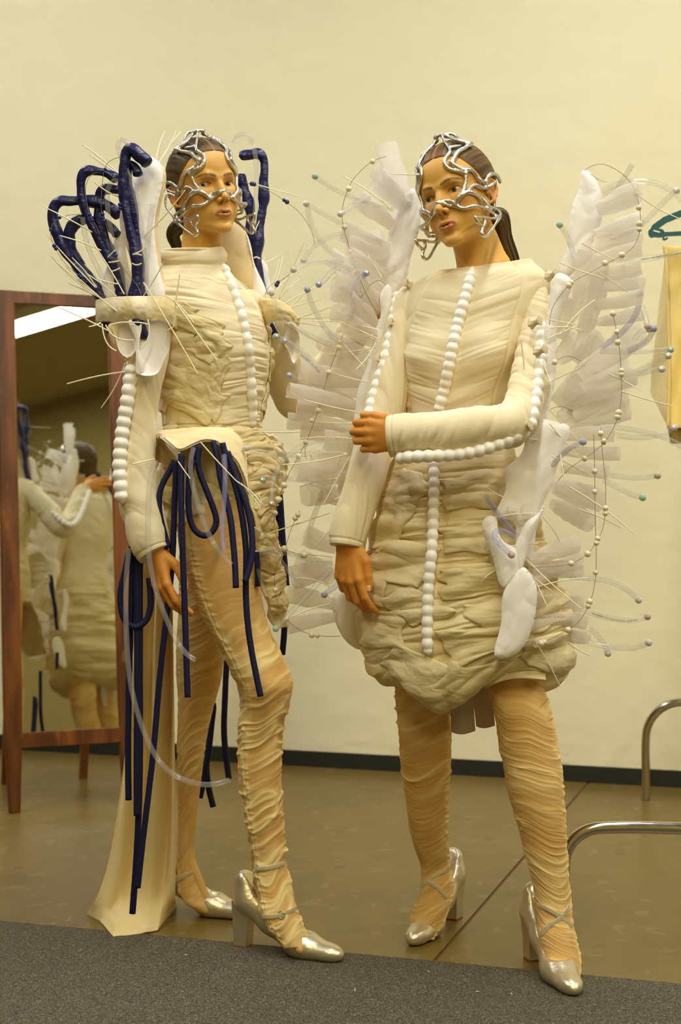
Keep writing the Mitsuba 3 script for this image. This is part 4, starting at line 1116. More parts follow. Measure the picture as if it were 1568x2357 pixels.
# side panel running into a long torn tail
tw = lambda u, v: .010 * (np.abs(2 * n3(u * 2 + 3, v * 17, 4, 3) - 1) ** .7 - .4) + .004 * (n3(u * 6, v * 30, 2) - .5)
G = cloth_strip([[(520, 984, 3.255), (560, 985, 3.27), (598, 988, 3.34)], [(545, 1055, 3.235), (590, 1040, 3.27), (640, 1050, 3.36)], [(566, 1130, 3.23), (605, 1110, 3.27), (640, 1130, 3.36)], [(590, 1215, 3.23), (612, 1200, 3.28), (636, 1200, 3.38)],
                 [(592, 1290, 3.26), (618, 1290, 3.32), (648, 1280, 3.42)], [(606, 1370, 3.30), (630, 1370, 3.35), (658, 1360, 3.44)], [(634, 1448, 3.34), (648, 1446, 3.38), (668, 1440, 3.45)]], 240, 70, .003, tw)
v, f = sheet(G, .003)
cc = mixc(CLOTH_Y, CLOTH_D, n3(v[:, 0] * 30, v[:, 1] * 30, v[:, 2] * 30, 3)); tl = add(jk, 'tail_panel', (v, f), 'mat_linen', True, cc)
class GridSurf:
    def __init__(self, G):
        self.G = G; N = grid_normals(G, False); self.N = np.where((N[..., 1:2] > 0), -N, N)
    def at(self, u, v):
        n, m = self.G.shape[:2]
        g = lambda A: np.stack([map_coordinates(A[..., k], [np.clip(v, 0, 1) * (n - 1), np.clip(u, 0, 1) * (m - 1)], order=1, mode='nearest') for k in range(3)], -1)
        return g(self.G), unit(g(self.N))
class ScaledSurf:
    def __init__(self, g): self.g = g
    def at(self, p, q): return self.g.at(p, q / 105.0)
ts = ScaledSurf(GridSurf(G))
for i, v0 in enumerate([.06, .14, .22, .31, .40, .50, .59, .68, .78, .88]):
    m, c = patch(ts, .45 + .1 * ((i % 3) - 1), v0 * 105, .42, 5.2, .1 * ((i % 4) - 1.5) * .3, 90 + i, .004, .009, mixc(CLOTH_Y, CLOTH_D, np.array(rng.uniform(0, .8))))
    add(tl, 'torn_scrap', m, 'mat_linen', True, c)
Gl = cloth_strip([[(584, 1212, 3.222), (598, 1222, 3.225), (600, 1232, 3.24)], [(585, 1240, 3.245), (594, 1250, 3.25), (598, 1262, 3.26)]], 10, 14)
add(tl, 'lining', sheet(Gl, .002), 'mat_satin')
G = cloth_strip([[(600, 995, 3.36), (620, 998, 3.42), (632, 1000, 3.48)], [(602, 1050, 3.38), (640, 1035, 3.45), (662, 1060, 3.52)], [(606, 1110, 3.40), (640, 1110, 3.46), (655, 1118, 3.52)], [(612, 1150, 3.42), (630, 1160, 3.46), (640, 1165, 3.5)]], 60, 50, .003, tw)
v, f = sheet(G, .003); add(jk, 'peplum', (v, f), 'mat_linen', True, np.tile(CLOTH, (len(v), 1)))

# ---------------- right model: dress
RY = -17
def dress_disp(p, y, G):
    sl = np.radians(np.interp(y, [612, 700, 760, 800, 850, 900, 960, 1080], [-38, -44, -52, -60, -64, -60, -56, -50])); sr = np.radians(np.interp(y, [612, 720, 850, 960, 1080], [40, 44, 46, 46, 44]))
    mid = sstep(-.03, .05, p - sl) * sstep(-.03, .05, sr - p)
    slope = np.where(p > 0, 60, -42)
    yy = y + slope * np.abs(p) * np.sign(p) * np.where(p > 0, 1, 1)
    ru = np.abs(2 * n3(p * .8, yy / 26, 1, 25) - 1) ** .75; ru2 = np.abs(2 * n3(p * 1.6, yy / 11, 5, 26) - 1)
    d = ((.0048 * (ru - .45) + .0016 * (ru2 - .5)) * (.35 + .65 * sstep(640, 780, y))) * mid
    side = .004 * (np.abs(2 * n3(p * 2, y / 40 + p, 2, 28) - 1) - .45)
    d = d + side * (1 - mid)
    d = d + .02 * (np.exp(-(((p + .55) / .38) ** 2 + ((y - 830) / 48) ** 2)) + np.exp(-(((p - .55) / .38) ** 2 + ((y - 825) / 48) ** 2)))
    pk = sstep(780, 860, y) * sstep(1010, 960, y) * np.exp(-((p - sl) / .12) ** 2) * .006 * (np.abs(2 * n3(p * 4, y / 12, 7, 4) - 1) - .3)
    return d + pk - .0022 * (np.exp(-((p - sl) / .022) ** 2) + np.exp(-((p - sr) / .022) ** 2))
LD = Loft([(608, 1118, 3.20, .104, .060), (618, 1116, 3.20, .114, .066), (632, 1112, 3.20, .138, .075), (652, 1106, 3.20, .157, .084), (690, 1097, 3.20, .164, .096), (740, 1086, 3.20, .156, .106), (800, 1076, 3.20, .147, .114), (850, 1069, 3.20, .138, .116),
           (900, 1062, 3.20, .127, .110), (960, 1056, 3.20, .120, .104), (1020, 1050, 3.20, .130, .108), (1085, 1047, 3.20, .146, .118)], RY, 400, 420, dress_disp, 2.1,
          hem=lambda p, y: sstep(650, 608, y) * (.008 * np.sin(p) - .012 * np.clip(np.cos(p), 0, 1)))
dm = LD.mesh(); dk = add(pR, 'dress', dm, 'mat_cloth', True, cap_colors(mixc(CLOTH, CLOTH_D, .3 * n3(LD.P * 3, LD.Y / 40, 0, 2))), label='beige fitted dress top')
front = [(1086, 626), (1080, 650), (1074, 672), (1064, 710), (1054, 745), (1046, 780), (1038, 820), (1030, 860), (1022, 900), (1014, 930), (1008, 952)]
add(dk, 'scalloped_trim', trim(hits(dm, front, .004), .0196, .0118, .14), 'mat_white_rubber', label='white scalloped cord down the chest')
add(dk, 'trim_tip', sweep(hits(dm, [(1085, 636), (1086, 622), (1087, 616)], .003), [.0085, .006, .004], 14, 12), 'mat_white_rubber')
m, c = sleeve([P(985, 672, 3.25), P(952, 680, 3.255), P(938, 705, 3.25), P(928, 760, 3.235), P(906, 860, 3.205), P(880, 960, 3.18), P(862, 1030, 3.165), P(840, 1110, 3.14), P(815, 1190, 3.115), P(799, 1245, 3.10), P(797, 1258, 3.098)], [.018, .032, .039, .046, .049, .047, .046, .0445, .043, .0385, .036], 13, n=320, m=140, hint=(1, 0, 0), amp=.0065, freq=9, slant=1.8)
add(dk, 'sleeve', m, 'mat_cloth', True, c)
m, c = sleeve([P(1200, 672, 3.16), P(1230, 684, 3.145), P(1240, 715, 3.13), P(1235, 780, 3.10), P(1222, 860, 3.06), P(1208, 930, 3.015), P(1180, 975, 2.985), P(1120, 985, 2.975), P(1040, 994, 2.975), P(960, 1000, 2.985), P(906, 1004, 2.995), P(896, 1005, 2.997)], [.018, .032, .037, .040, .043, .045, .047, .0475, .047, .046, .0455, .0435], 17, n=380, m=140, hint=(0, -1, 0), amp=.0095, freq=24, slant=.5, gather=-1.3)
add(dk, 'sleeve', m, 'mat_cloth', True, c)
add(dk, 'scalloped_trim', trim([P(912, 1057, 2.975), P(940, 1053, 2.955), P(990, 1050, 2.945), P(1050, 1047, 2.945), P(1110, 1036, 2.945), P(1165, 1015, 2.95), P(1200, 998, 2.96), P(1219, 988, 2.975)], .0212, .0124, .14), 'mat_white_rubber', label='white scalloped cord under the forearm')
add(dk, 'scalloped_trim', trim([P(1250, 742, 3.075), P(1247, 790, 3.055), P(1241, 850, 3.025), P(1232, 910, 2.99), P(1224, 960, 2.965), P(1219, 990, 2.955)], .0250, .0135, .15), 'mat_white_rubber', label='white scalloped cord on the upper arm')
add(dk, 'scalloped_trim', trim([P(916, 672, 3.26), P(908, 720, 3.23), P(888, 820, 3.185), P(862, 905, 3.165), P(846, 965, 3.14)], .0236, .012, .15), 'mat_white_rubber')
# bubble skirt
def skirt_disp(p, y, G):
    ap = np.abs(p)
    m = np.where(p > 0, np.interp(y, [1060, 1250, 1400, 1560], [10, 16, 60, 105]), np.interp(y, [1060, 1250, 1400, 1560], [-30, -36, -46, -30]))
    t = y + m * np.minimum(ap, 1.6)
    w = np.interp(y, [1060, 1180, 1300, 1560], [1.5, 1.15, 1.0, 1.0])
    near = np.exp(-(ap / .30) ** 2)
    t = t + 16 * (n3(p * 1.3, y / 90, 11, 3) - .5)
    big = np.abs(2 * n3(p * .55 + 2, t / (66 * w), 1, 35) - 1) ** .8
    mid = np.abs(2 * n3(p * 1.0, t / (34 * w), 4, 36) - 1) ** .8
    fine = np.abs(2 * n3(p * 2.2, t / 15, 7, 37) - 1)
    A = np.interp(y, [1060, 1120, 1250, 1400, 1560], [.003, .008, .020, .028, .026])
    d = A * (1 - .5 * near) * (big - .45) + A * .45 * (mid - .45) + (.0026 + .0045 * near * sstep(1150, 1300, y)) * (fine - .5) + .0022 * (ridge(p * 3.2 + t / 60, t / 22, 3, 39, 3) - .3) * sstep(1080, 1160, y)
    return d - .010 * np.exp(-(p / .10) ** 2) * sstep(1060, 1200, y)
def skirt_hem(p, y):
    k = sstep(1440, 1560, y)
    return -k * (.052 * np.exp(-((p + .08) / .34) ** 2) + .012 * np.exp(-((p - 1.5) / .35) ** 2) - .020 * np.exp(-((p - .75) / .35) ** 2) + .03 * (n3(p * 2.2, 1, 1, 3) - .5))
LS = Loft([(1052, 1048, 3.20, .140, .113), (1110, 1046, 3.20, .163, .128), (1200, 1048, 3.20, .188, .148), (1280, 1056, 3.20, .210, .166), (1360, 1063, 3.20, .232, .184), (1430, 1066, 3.20, .243, .194), (1490, 1065, 3.20, .243, .194), (1535, 1063, 3.20, .228, .182), (1562, 1062, 3.20, .196, .155), (1572, 1062, 3.20, .155, .12)],
          RY, 420, 560, skirt_disp, 2.0, hem=skirt_hem)
sm_ = LS.mesh()
q = n3(LS.P * 2.2, LS.Y / 60, 3, 7)
sk = add(dk, 'skirt', sm_, 'mat_linen', True, cap_colors(mixc(CLOTH_Y * .93, mixc(CLOTH_Y, CLOTH, np.array(.5)), sstep(.35, .7, q))), label='gathered bubble skirt')
sp = [(-.55, 1140, .36, 50, .5), (-.85, 1200, .4, 60, .3), (.5, 1130, .5, 40, -.2), (.4, 1235, .42, 34, -.1), (.8, 1260, .4, 44, -.3), (-.5, 1290, .42, 46, .3), (-.95, 1330, .4, 56, .2), (.4, 1330, .45, 30, -.15), (-.3, 1385, .26, 38, -.7),
      (.75, 1400, .5, 42, -.4), (-.8, 1440, .45, 44, -.1), (.35, 1455, .4, 32, -.4), (-.35, 1510, .32, 38, .6), (.15, 1535, .28, 40, .5), (1.1, 1490, .4, 44, -.3), (-.15, 1540, .25, 36, -.5)]
for i, (p, y, w, h, r) in enumerate(sp):
    m, c = patch(LS, p, y, w, h, r, 130 + i, .0035, .008, mixc(CLOTH_Y * .95, CLOTH, np.array(rng.uniform(0, .55))))
    add(sk, 'torn_scrap', m, 'mat_linen', True, c)
lowpx = [(996, 1056), (999, 1090), (999, 1130), (998, 1180), (996, 1230), (993, 1280), (988, 1330), (985, 1380), (984, 1430), (984, 1478), (986, 1508)]
Q = hits(sm_, lowpx, .006); Q[:, 1] = np.interp(np.arange(11), [0, 2, 5, 8, 10], [Q[0, 1], min(Q[2, 1], Q[1, 1]) - .004, Q[4:7, 1].min() - .004, Q[7:10, 1].min() - .004, Q[10, 1] - .006])
add(sk, 'scalloped_trim', trim([P(x, y, d) for (x, y), d in zip(lowpx, Q[:, 1])], .0232, .0112, .16), 'mat_white_rubber', label='white scalloped cord down the skirt')
pw = lambda u, v: .006 * (n3(u * 4, v * 2, 3) - .5)
for row in ([[(1036, 1590, 3.22), (1065, 1575, 3.2), (1092, 1575, 3.2)], [(1038, 1640, 3.22), (1066, 1640, 3.2), (1092, 1630, 3.2)], [(1038, 1684, 3.22), (1068, 1690, 3.2), (1094, 1682, 3.2)]],
            [[(1086, 1575, 3.24), (1110, 1570, 3.23), (1136, 1570, 3.22)], [(1092, 1625, 3.24), (1112, 1630, 3.23), (1136, 1625, 3.22)], [(1096, 1672, 3.24), (1116, 1676, 3.23), (1140, 1670, 3.22)]]):
    G = cloth_strip(row, 30, 30, .002, pw); v, f = sheet(G, .002)
    add(sk, 'lining_flap', (v, f), 'mat_sheer', True, np.tile(lin(190, 176, 160), (len(v), 1)), label='pale lining hanging below the hem')
G = cloth_strip([[(1120, 1566, 3.06), (1180, 1548, 3.035), (1258, 1546, 3.05)], [(1116, 1584, 3.055), (1180, 1563, 3.03), (1256, 1566, 3.045)]], 10, 40, .003, pw); v, f = sheet(G, .002)
add(sk, 'hem_facing', (v, f), 'mat_cloth', True, np.tile(CLOTH_Y, (len(v), 1)))

# ---------------- leggings
LEGS = []
def legging(edges, ds, seed, slant, seam, n=560, m=170, amp=.0042, ratio=.95, bare=()):
    e = np.array(edges, float)
    rows = np.stack([e[:, 0], (e[:, 1] + e[:, 2]) / 2, np.interp(e[:, 0], *zip(*ds)), (e[:, 2] - e[:, 1]) / 2 / FOC * np.interp(e[:, 0], *zip(*ds)) - .0015, (e[:, 2] - e[:, 1]) / 2 / FOC * np.interp(e[:, 0], *zip(*ds)) * ratio], 1)
    store = {}
    def disp(p, y, G):
        z = y / 1020.0
        t = z * 34 + slant * np.sin(p) + 1.4 * n3(np.cos(p) * .9, np.sin(p) * .9, z * 5, seed)
        c, s = np.cos(p), np.sin(p)
        r1 = ridge(c * .7 + 3, s * .7 + t * .95, 1, seed + 1, 4.5)
        r2 = ridge(c * 1.1, s * 1.1 + t * 2.1, 5, seed + 2, 3.6)
        r3 = ridge(c * 1.6, s * 1.6 + t * 4.3, 9, seed + 3, 2.0)
        dense = sstep(.30, .62, n3(2.0, z * 7, 1, seed + 9)) * .8 + .35
        for b, wd in bare: dense = dense * (1 - .75 * np.exp(-((y - b) / wd) ** 2))
        dp = np.angle(np.exp(1j * (p - seam)))
        g = np.exp(-(dp / .20) ** 2); g2 = np.exp(-((dp - .22) / .05) ** 2)
        d = dense * (r1 * 1.0 + r2 * .55) + .22 * r3
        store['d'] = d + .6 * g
        return amp * (d + g * (.9 * ridge(p * 2, z * 90, 2, seed + 5, 1.2)) - .5 * np.exp(-(dp / .035) ** 2)) - .001
    L = Loft(rows, 0, n, m, disp)
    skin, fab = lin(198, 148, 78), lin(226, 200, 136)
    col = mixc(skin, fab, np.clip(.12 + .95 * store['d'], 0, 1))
    return L.mesh(), cap_colors(col)
m, c = legging([(1150, 404, 592), (1240, 408, 592), (1300, 420, 597), (1350, 437, 602), (1400, 456, 610), (1450, 480, 624), (1500, 508, 646), (1550, 531, 669), (1580, 545, 676), (1620, 552, 668), (1660, 549, 657), (1700, 546, 652), (1750, 545, 650), (1800, 549, 650), (1850, 557, 653), (1900, 565, 656), (1950, 573, 659), (1990, 579, 661), (2020, 582, 667), (2060, 590, 676), (2100, 600, 688), (2140, 622, 704), (2170, 645, 722)],
              [(1150, 3.31), (1400, 3.25), (1580, 3.21), (1700, 3.23), (2000, 3.235), (2170, 3.19)], 41, .5, math.radians(-38), bare=((1345, 70), (1580, 40), (1780, 40)))
LEGS.append(m); add(pL, 'legging', m, 'mat_sheer', True, c, label='sheer ruched tan legging')
m, c = legging([(1180, 415, 540), (1290, 412, 520), (1400, 410, 512), (1450, 406, 516), (1500, 404, 518), (1550, 405, 514), (1600, 408, 502), (1650, 408, 487), (1700, 407, 477), (1750, 408, 470), (1800, 408, 463), (1850, 408, 456), (1900, 409, 446), (1950, 408, 445), (1990, 407, 452), (2030, 408, 466), (2055, 411, 480), (2075, 424, 490), (2092, 448, 496), (2100, 462, 492)],
              [(1180, 3.47), (1550, 3.50), (2000, 3.53), (2055, 3.525), (2100, 3.505)], 47, .4, math.radians(-60), amp=.003)
LEGS.append(m); add(pL, 'legging', m, 'mat_sheer', True, c)
m, c = legging([(1500, 903, 1046), (1540, 905, 1042), (1580, 907, 1039), (1650, 913, 1038), (1700, 917, 1040), (1750, 920, 1040), (1800, 926, 1037), (1850, 933, 1035), (1900, 940, 1034), (1950, 952, 1035), (2000, 968, 1041), (2030, 968, 1047), (2060, 963, 1044), (2090, 952, 1036), (2115, 943, 1026), (2140, 945, 1010), (2158, 950, 1000)],
              [(1500, 3.25), (1700, 3.25), (1900, 3.32), (2000, 3.365), (2115, 3.345), (2158, 3.32)], 53, .15, math.radians(62), bare=((1720, 60), (1830, 40)))
LEGS.append(m); add(pR, 'legging', m, 'mat_sheer', True, c, label='sheer ruched tan legging')
m, c = legging([(1500, 1108, 1250), (1540, 1115, 1254), (1580, 1121, 1256), (1650, 1138, 1272), (1700, 1145, 1282), (1750, 1155, 1290), (1800, 1163, 1297), (1850, 1175, 1300), (1900, 1190, 1303), (1950, 1203, 1305), (2000, 1217, 1307), (2050, 1228, 1312), (2100, 1233, 1316), (2150, 1238, 1326), (2190, 1246, 1334), (2220, 1256, 1338), (2250, 1266, 1336)],
              [(1500, 3.16), (1640, 3.10), (1900, 3.09), (2080, 3.09), (2215, 3.045), (2250, 3.02)], 59, -1.3, math.radians(75), bare=((1580, 40), (1830, 50), (1920, 30)))
LEGS.append(m); add(pR, 'legging', m, 'mat_sheer', True, c)
# ------------------------------------------------------------------ shoes
def shoe(key, heel, toe, legmesh, straps, buckles=()):
    """A block-heeled pump standing on its toe and heel; straps run through the given pixels over the stocking."""
    heel, toe = np.asarray(heel, float), np.asarray(toe, float)
    f = unit((toe - heel) * [1, 1, 0]); s = np.array([-f[1], f[0], 0]) * -1.0; u = np.array([0, 0, 1.0])
    R = np.stack([s, f, u]); O = np.array([heel[0], heel[1], 0.0])
    W = lambda p: O + np.asarray(p, float) @ R
    c = np.array([W((x, y, z)) for x in (-.06, .06) for y in (-.06, .27) for z in (-.002, .21)])
    F = Field(c.min(0) - .004, c.max(0) + .004, .0028, [])
    F.frame(R, O, 1.0)
    F.cone((0, .004, .150), (0, .012, .112), .0275, .0325, .02)
    F.cone((0, .012, .112), (0, .075, .072), .0325, .030, .02); F.cone((0, .075, .072), (0, .150, .032), .030, .031, .02)
    F.ell((0, .158, .026), (.0385, .046, .030), .02); F.ell((0, .205, .020), (.030, .048, .0215), .018)
    F.ell((0, .225, .017), (.020, .034, .0165), .012)
    F.cone((0, .020, .215), (0, .070, .150), .036, .036, .008, cut=True); F.cone((0, .070, .150), (0, .150, .077), .036, .033, .008, cut=True)
    F.frame()
    zz = F.ax[2][None, None, :] + np.zeros_like(F.F)
    F.F = np.maximum(F.F, .0012 - zz).astype(np.float32)
    m = F.mesh(2)
    sk = add(key, 'shoe', m, 'mat_shoe', True, label='metallic silver block-heeled pump')
    ring = lambda z, x0, x1, y0, y1: [W((a, b, z)) for a, b in ((-x0, y0), (-x0 * .55, y0 - .004), (x0 * .55, y0 - .004), (x0, y0), (x1, y1), (-x1, y1))]
    G = np.array([ring(z, a, b, c0, d0) for z, a, b, c0, d0 in ((.005, .0195, .0150, -.018, .013), (.05, .0210, .0165, -.018, .016), (.085, .0245, .0195, -.019, .026), (.110, .0275, .0225, -.018, .042))])
    add(sk, 'heel', close_grid(G), 'mat_shoe', 30)
    G = np.array([ring(z, .0192, .0148, -.0178, .0128) for z in (.0003, .005)])
    add(sk, 'heel_tip', close_grid(G), 'mat_heel_tip', 30)
    for st in straps:                                                    # laid over the stocking, through the pixels
        C = curve(hits(legmesh, curve([(*q, 0) for q in st], 14)[:, :2], .0022), 50)
        Tn, A, B = frames(C, hint=(0, 0, 1))
        hw, th = .0046, .0011
        G = np.stack([C + A * hw * a + B * th * b for a, b in ((-1, -1), (-1, 1), (-.6, 1.5), (.6, 1.5), (1, 1), (1, -1), (.6, -1.5), (-.6, -1.5))], 1)
        add(sk, 'strap', close_grid(G), 'mat_strap', 40)
    for q in buckles:
        c0 = hits(legmesh, [q[:2]] * 2, .0052)[0]; d = unit(np.array([1, -.35, q[2]])); up = unit(np.array([0, 0, 1.0]) - d * d[2])
        a, b = .0062, .0066
        pts = [c0 + d * a * x + up * b * y for x, y in ((-1, -.8), (-1, .8), (-.8, 1), (.8, 1), (1, .8), (1, -.8), (.8, -1), (-.8, -1), (-1, -.8))]
        add(sk, 'buckle', sweep(pts, .0012, 60, 8), 'mat_silver')
    return sk, W
hL, tL = P(563, 2178, 3.272), P(757, 2208, 3.165)
shoe(pL, hL, tL, LEGS[0], [[(580, 1997), (600, 1999), (625, 1996), (645, 1991), (660, 1986)], [(604, 2110), (630, 2109), (650, 2105), (672, 2095), (688, 2086)]], [(588, 1997, .05), (648, 2106, .25)])
shoe(pL, np.array([-.462, 3.585, 0]), np.array([-.258, 3.500, 0]), LEGS[1], [[(409, 2026), (425, 2015), (440, 2008), (452, 2004)]])
shoe(pR, np.array([.276, 3.492, 0]), np.array([.176, 3.292, 0]), LEGS[2], [[(1041, 1984), (1030, 1999), (1004, 2014), (980, 2029), (968, 2043)], [(985, 2030), (1009, 2044), (1030, 2066)]])
shoe(pR, np.array([.432, 3.172, 0]), np.array([.474, 2.968, 0]), LEGS[3], [[(1238, 2082), (1266, 2095), (1296, 2114), (1318, 2133)], [(1310, 2084), (1293, 2111), (1266, 2130), (1244, 2152)]])
# ------------------------------------------------------------------ tubes, ties, wires, beads, organza
RN = np.random.default_rng(77)
def px_path(pts, d0, d1=None, jit=0.0):
    """Pixel points with distances: given as a third number, else running from d0 to d1."""
    d1 = d0 if d1 is None else d1
    n = len(pts)
    return [P(q[0], q[1], q[2] if len(q) > 2 else d0 + (d1 - d0) * i / max(1, n - 1)) for i, q in enumerate(pts)]

def cord(key, pts, d0, d1=None, r=.0068, name='navy_cord', label=None):
    path = px_path(pts, d0, d1)
    C = curve(path, 60)
    s = np.concatenate([[0], np.cumsum(np.linalg.norm(np.diff(C, axis=0), axis=1))])
    n = max(24, int(s[-1] / .006))
    return add(key, name, sweep(path, r, n, 14, disp=lambda th, q: .0005 * (n3(q * 60, th * .5, 1) - .5)), 'mat_navy', label=label)

def gauze(key, pts, d0, d1=None, r=.0125, seed=0):
    """A wrinkled navy gauze tube with round stuffing that swells it here and there."""
    path = px_path(pts, d0, d1)
    C = curve(path, 60); L = np.linalg.norm(np.diff(C, axis=0), axis=1).sum()
    def disp(th, s):
        a = n3(s * 26, 1, seed, seed); b = n3(s * 60 + np.sin(th) * .6, th * .9, seed, seed)
        return .007 * (a - .5) + .0030 * (b - .5) + .0022 * (ridge(th * 1.2, s * 12, seed, 3) - .5)
    return add(key, 'navy_gauze_tube', sweep(path, r, max(40, int(L / .004)), 24, disp=disp, ends=.008), 'mat_navy_gauze')

def clear(key, pts, d0, d1=None, r=.0056, mat='mat_pvc', end=None, name='clear_tube'):
    path = px_path(pts, d0, d1)
    C = curve(path, 60); L = np.linalg.norm(np.diff(C, axis=0), axis=1).sum()
    k = add(key, name, sweep(path, r, max(16, int(L / .008)), 16, caps=False), mat)
    if end:
        e = path[0]; t = unit(C[0] - C[1])
        m = trimesh.creation.icosphere(subdivisions=1)
        add(key, 'crystal', (np.array(m.vertices) * .0078 + e + t * .002, np.array(m.faces)), 'mat_crystal_' + end, False)
    return k

def tie(key, a, b, d0, d1=None, bow=.0, r=.0016):
    """A cable tie's tapering tail."""
    d1 = d0 if d1 is None else d1
    A, B = P(*a, d0), P(*b, d1)
    M = (A + B) / 2 + np.array([0, 0, -1.0]) * bow * np.linalg.norm(B - A) + RN.normal(0, .002, 3)
    add(key, 'cable_tie', sweep([A, M, B], [r, r, r * .75], 14, 8, flat=.6), 'mat_tie')

def wire(key, pts, d0, d1=None, beads=(), r=.0006, br=.0064, mat='mat_pearl', name='pearl'):
    path = px_path(pts, d0, d1)
    C = curve(path, 200)
    add(key, 'wire', sweep(path, r, 70, 6), 'mat_wire')
    px = np.stack([C[:, 0] / C[:, 1] * FOC + 784, 1178.5 - (C[:, 2] - CAM_Z) / C[:, 1] * FOC], 1)
    for bx, by in beads:
        i = np.argmin(np.hypot(px[:, 0] - bx, px[:, 1] - by))
        q = P(bx, by, C[i, 1])
        add(key, name, ball(q, br * RN.uniform(.85, 1.15), 2), mat)

def blade(key, outline, d, depth=.010, name='white_panel', mat='mat_satin', tilt=(0, 0), bulge=.010, seed=0, label=None):
    """A padded, stitched cloth blade with the outline of the pixels, cut in cloth and quilted; d is its distance, tilt its slope across and down."""
    o = np.array(outline, float)
    c = np.vstack([o, o[:1]])
    t = np.concatenate([[0], np.cumsum(np.linalg.norm(np.diff(c, axis=0), axis=1))])
    s = CubicSpline(t, c, bc_type='periodic')(np.linspace(0, t[-1], 120, endpoint=False))
    poly = Polygon(s).buffer(0)
    if poly.geom_type != 'Polygon': poly = max(poly.geoms, key=lambda g: g.area)
    x0, y0, x1, y1 = poly.bounds
    step = max(3.0, min((x1 - x0), (y1 - y0)) / 26)
    pts = [np.array(q) for q in poly.exterior.coords[:-1]]
    from shapely import contains_xy
    gx, gy = np.meshgrid(np.arange(x0, x1, step), np.arange(y0, y1, step))
    inner = poly.buffer(-step * .55)
    ins = np.stack([gx.ravel(), gy.ravel()], 1)[contains_xy(inner, gx.ravel(), gy.ravel())]
    allp = np.vstack([np.array(poly.exterior.coords)[:-1], ins])
    from scipy.spatial import Delaunay
    tri = Delaunay(allp).simplices
    cen = allp[tri].mean(1)
    tri = tri[contains_xy(poly, cen[:, 0], cen[:, 1])]
    nb = len(allp) - len(ins)
    de = cKDTree(allp[:nb]).query(allp)[0]
    cx, cy = (x0 + x1) / 2, (y0 + y1) / 2
    w = .5 * min(x1 - x0, y1 - y0)
    puff = np.sqrt(np.clip(1 - (1 - np.clip(de / (w * .8), 0, 1)) ** 2, 0, 1))
    stitch = np.exp(-((de - 5) / 1.6) ** 2) * .0012
    wr = .0035 * (np.abs(2 * n3(allp[:, 0] / 34 + allp[:, 1] / 60 + seed, allp[:, 1] / 52 - allp[:, 0] / 80, seed) - 1) - .5) * puff
    dist = d + tilt[0] * (allp[:, 0] - cx) / FOC * d + tilt[1] * (allp[:, 1] - cy) / FOC * d
    thick = depth * (.18 + puff)
    front = np.stack([P(x, y, q - bulge * u + stt - ww) for (x, y), q, u, stt, ww in zip(allp, dist, puff, stitch, wr)])
    back = np.stack([P(x, y, q + depth * .4 + (depth - bulge * .3) * u * .8) for (x, y), q, u in zip(allp, dist, puff)])
    k = len(allp)
    a = allp[tri]; area = np.cross(a[:, 1] - a[:, 0], a[:, 2] - a[:, 0])
    tri = np.where((area > 0)[:, None], tri, tri[:, ::-1])
    e = np.arange(nb); e2 = (e + 1) % nb
    if Polygon(allp[:nb]).exterior.is_ccw: e, e2 = e2, e
    f = np.vstack([tri[:, ::-1] if False else tri, tri[:, ::-1] + k, np.stack([e, e + k, e2 + k], 1), np.stack([e, e2 + k, e2], 1)])
    return add(key, name, (np.vstack([front, back]), f), mat, 40, label=label)

def organza(key, base, end, w, d0, d1, seed):
    """A flattened, crumpled, open tube of organza."""
    A, B = P(*base, d0), P(*end, d1)
    L = np.linalg.norm(B - A); hw = w / 2 / FOC * (d0 + d1) / 2
    M = (A + B) / 2 + np.array([0, 0, .06 * L * (n3(seed * 3.1, 1) - .3)])
    n, m = 34, 36
    C, R = curve([A, M, B], n, np.array([.55, .9, 1.0]) * hw)
    T_, A_, B_ = frames(C, (0, 1, 0.05))
    th = np.arange(m) / m * 2 * np.pi; v = np.linspace(0, 1, n)
    TH, V = np.meshgrid(th, v)
    fl = .42 + .2 * n3(seed * 1.7, 2)
    rad = 1 + .22 * (n3(np.cos(TH) * 1.3 + seed, np.sin(TH) * 1.3, V * 3) - .5) + .16 * (np.abs(2 * n3(np.cos(TH) * 2.4, np.sin(TH) * 2.4 + seed, V * 5 * L / .15) - 1) - .5) + .10 * V ** 6 * (n3(TH * 2, seed) - .3)
    G = C[:, None] + R[:, None, None] * rad[..., None] * (np.cos(TH)[..., None] * A_[:, None] * fl + np.sin(TH)[..., None] * B_[:, None])
    rim = .004 * (n3(TH * 1.5, seed, 3) - .5)
    G = G + T_[:, None] * (rim * V ** 8)[..., None]
    return add(key, 'organza_tube', close_grid(G, False), 'mat_organza')

def printing(key, text, pts, d, h=.0042, r=.0062):
    """The black lettering printed along a tube."""
    C = curve(px_path(pts, d), 200); s = np.concatenate([[0], np.cumsum(np.linalg.norm(np.diff(C, axis=0), axis=1))])
    at, parts = 0.0, []
    for ch in text:
        if ch == ' ': at += h * .6; continue
        m = meshkit.text_mesh(ch, h, .0004)
        v = np.array(m.vertices); w = v[:, 0].max() - v[:, 0].min()
        q = np.array([np.interp(at + w / 2, s, C[:, k]) for k in range(3)])
        t = unit(np.array([np.interp(at + w + .004, s, C[:, k]) - np.interp(at, s, C[:, k]) for k in range(3)]))
        view = unit(np.array([0, 0, CAM_Z]) - q); up = unit(np.cross(view, t)); out = np.cross(t, up)
        parts.append((q + out * r + np.outer(v[:, 0] - v[:, 0].min() - w / 2, t) + np.outer(v[:, 1] - h / 2, up) + np.outer(v[:, 2], out), np.array(m.faces)))
        at += w + h * .28
        if at > s[-1]: break
    add(key, 'printing', cat(parts), 'mat_print', False, label='black lettering printed along a tube')

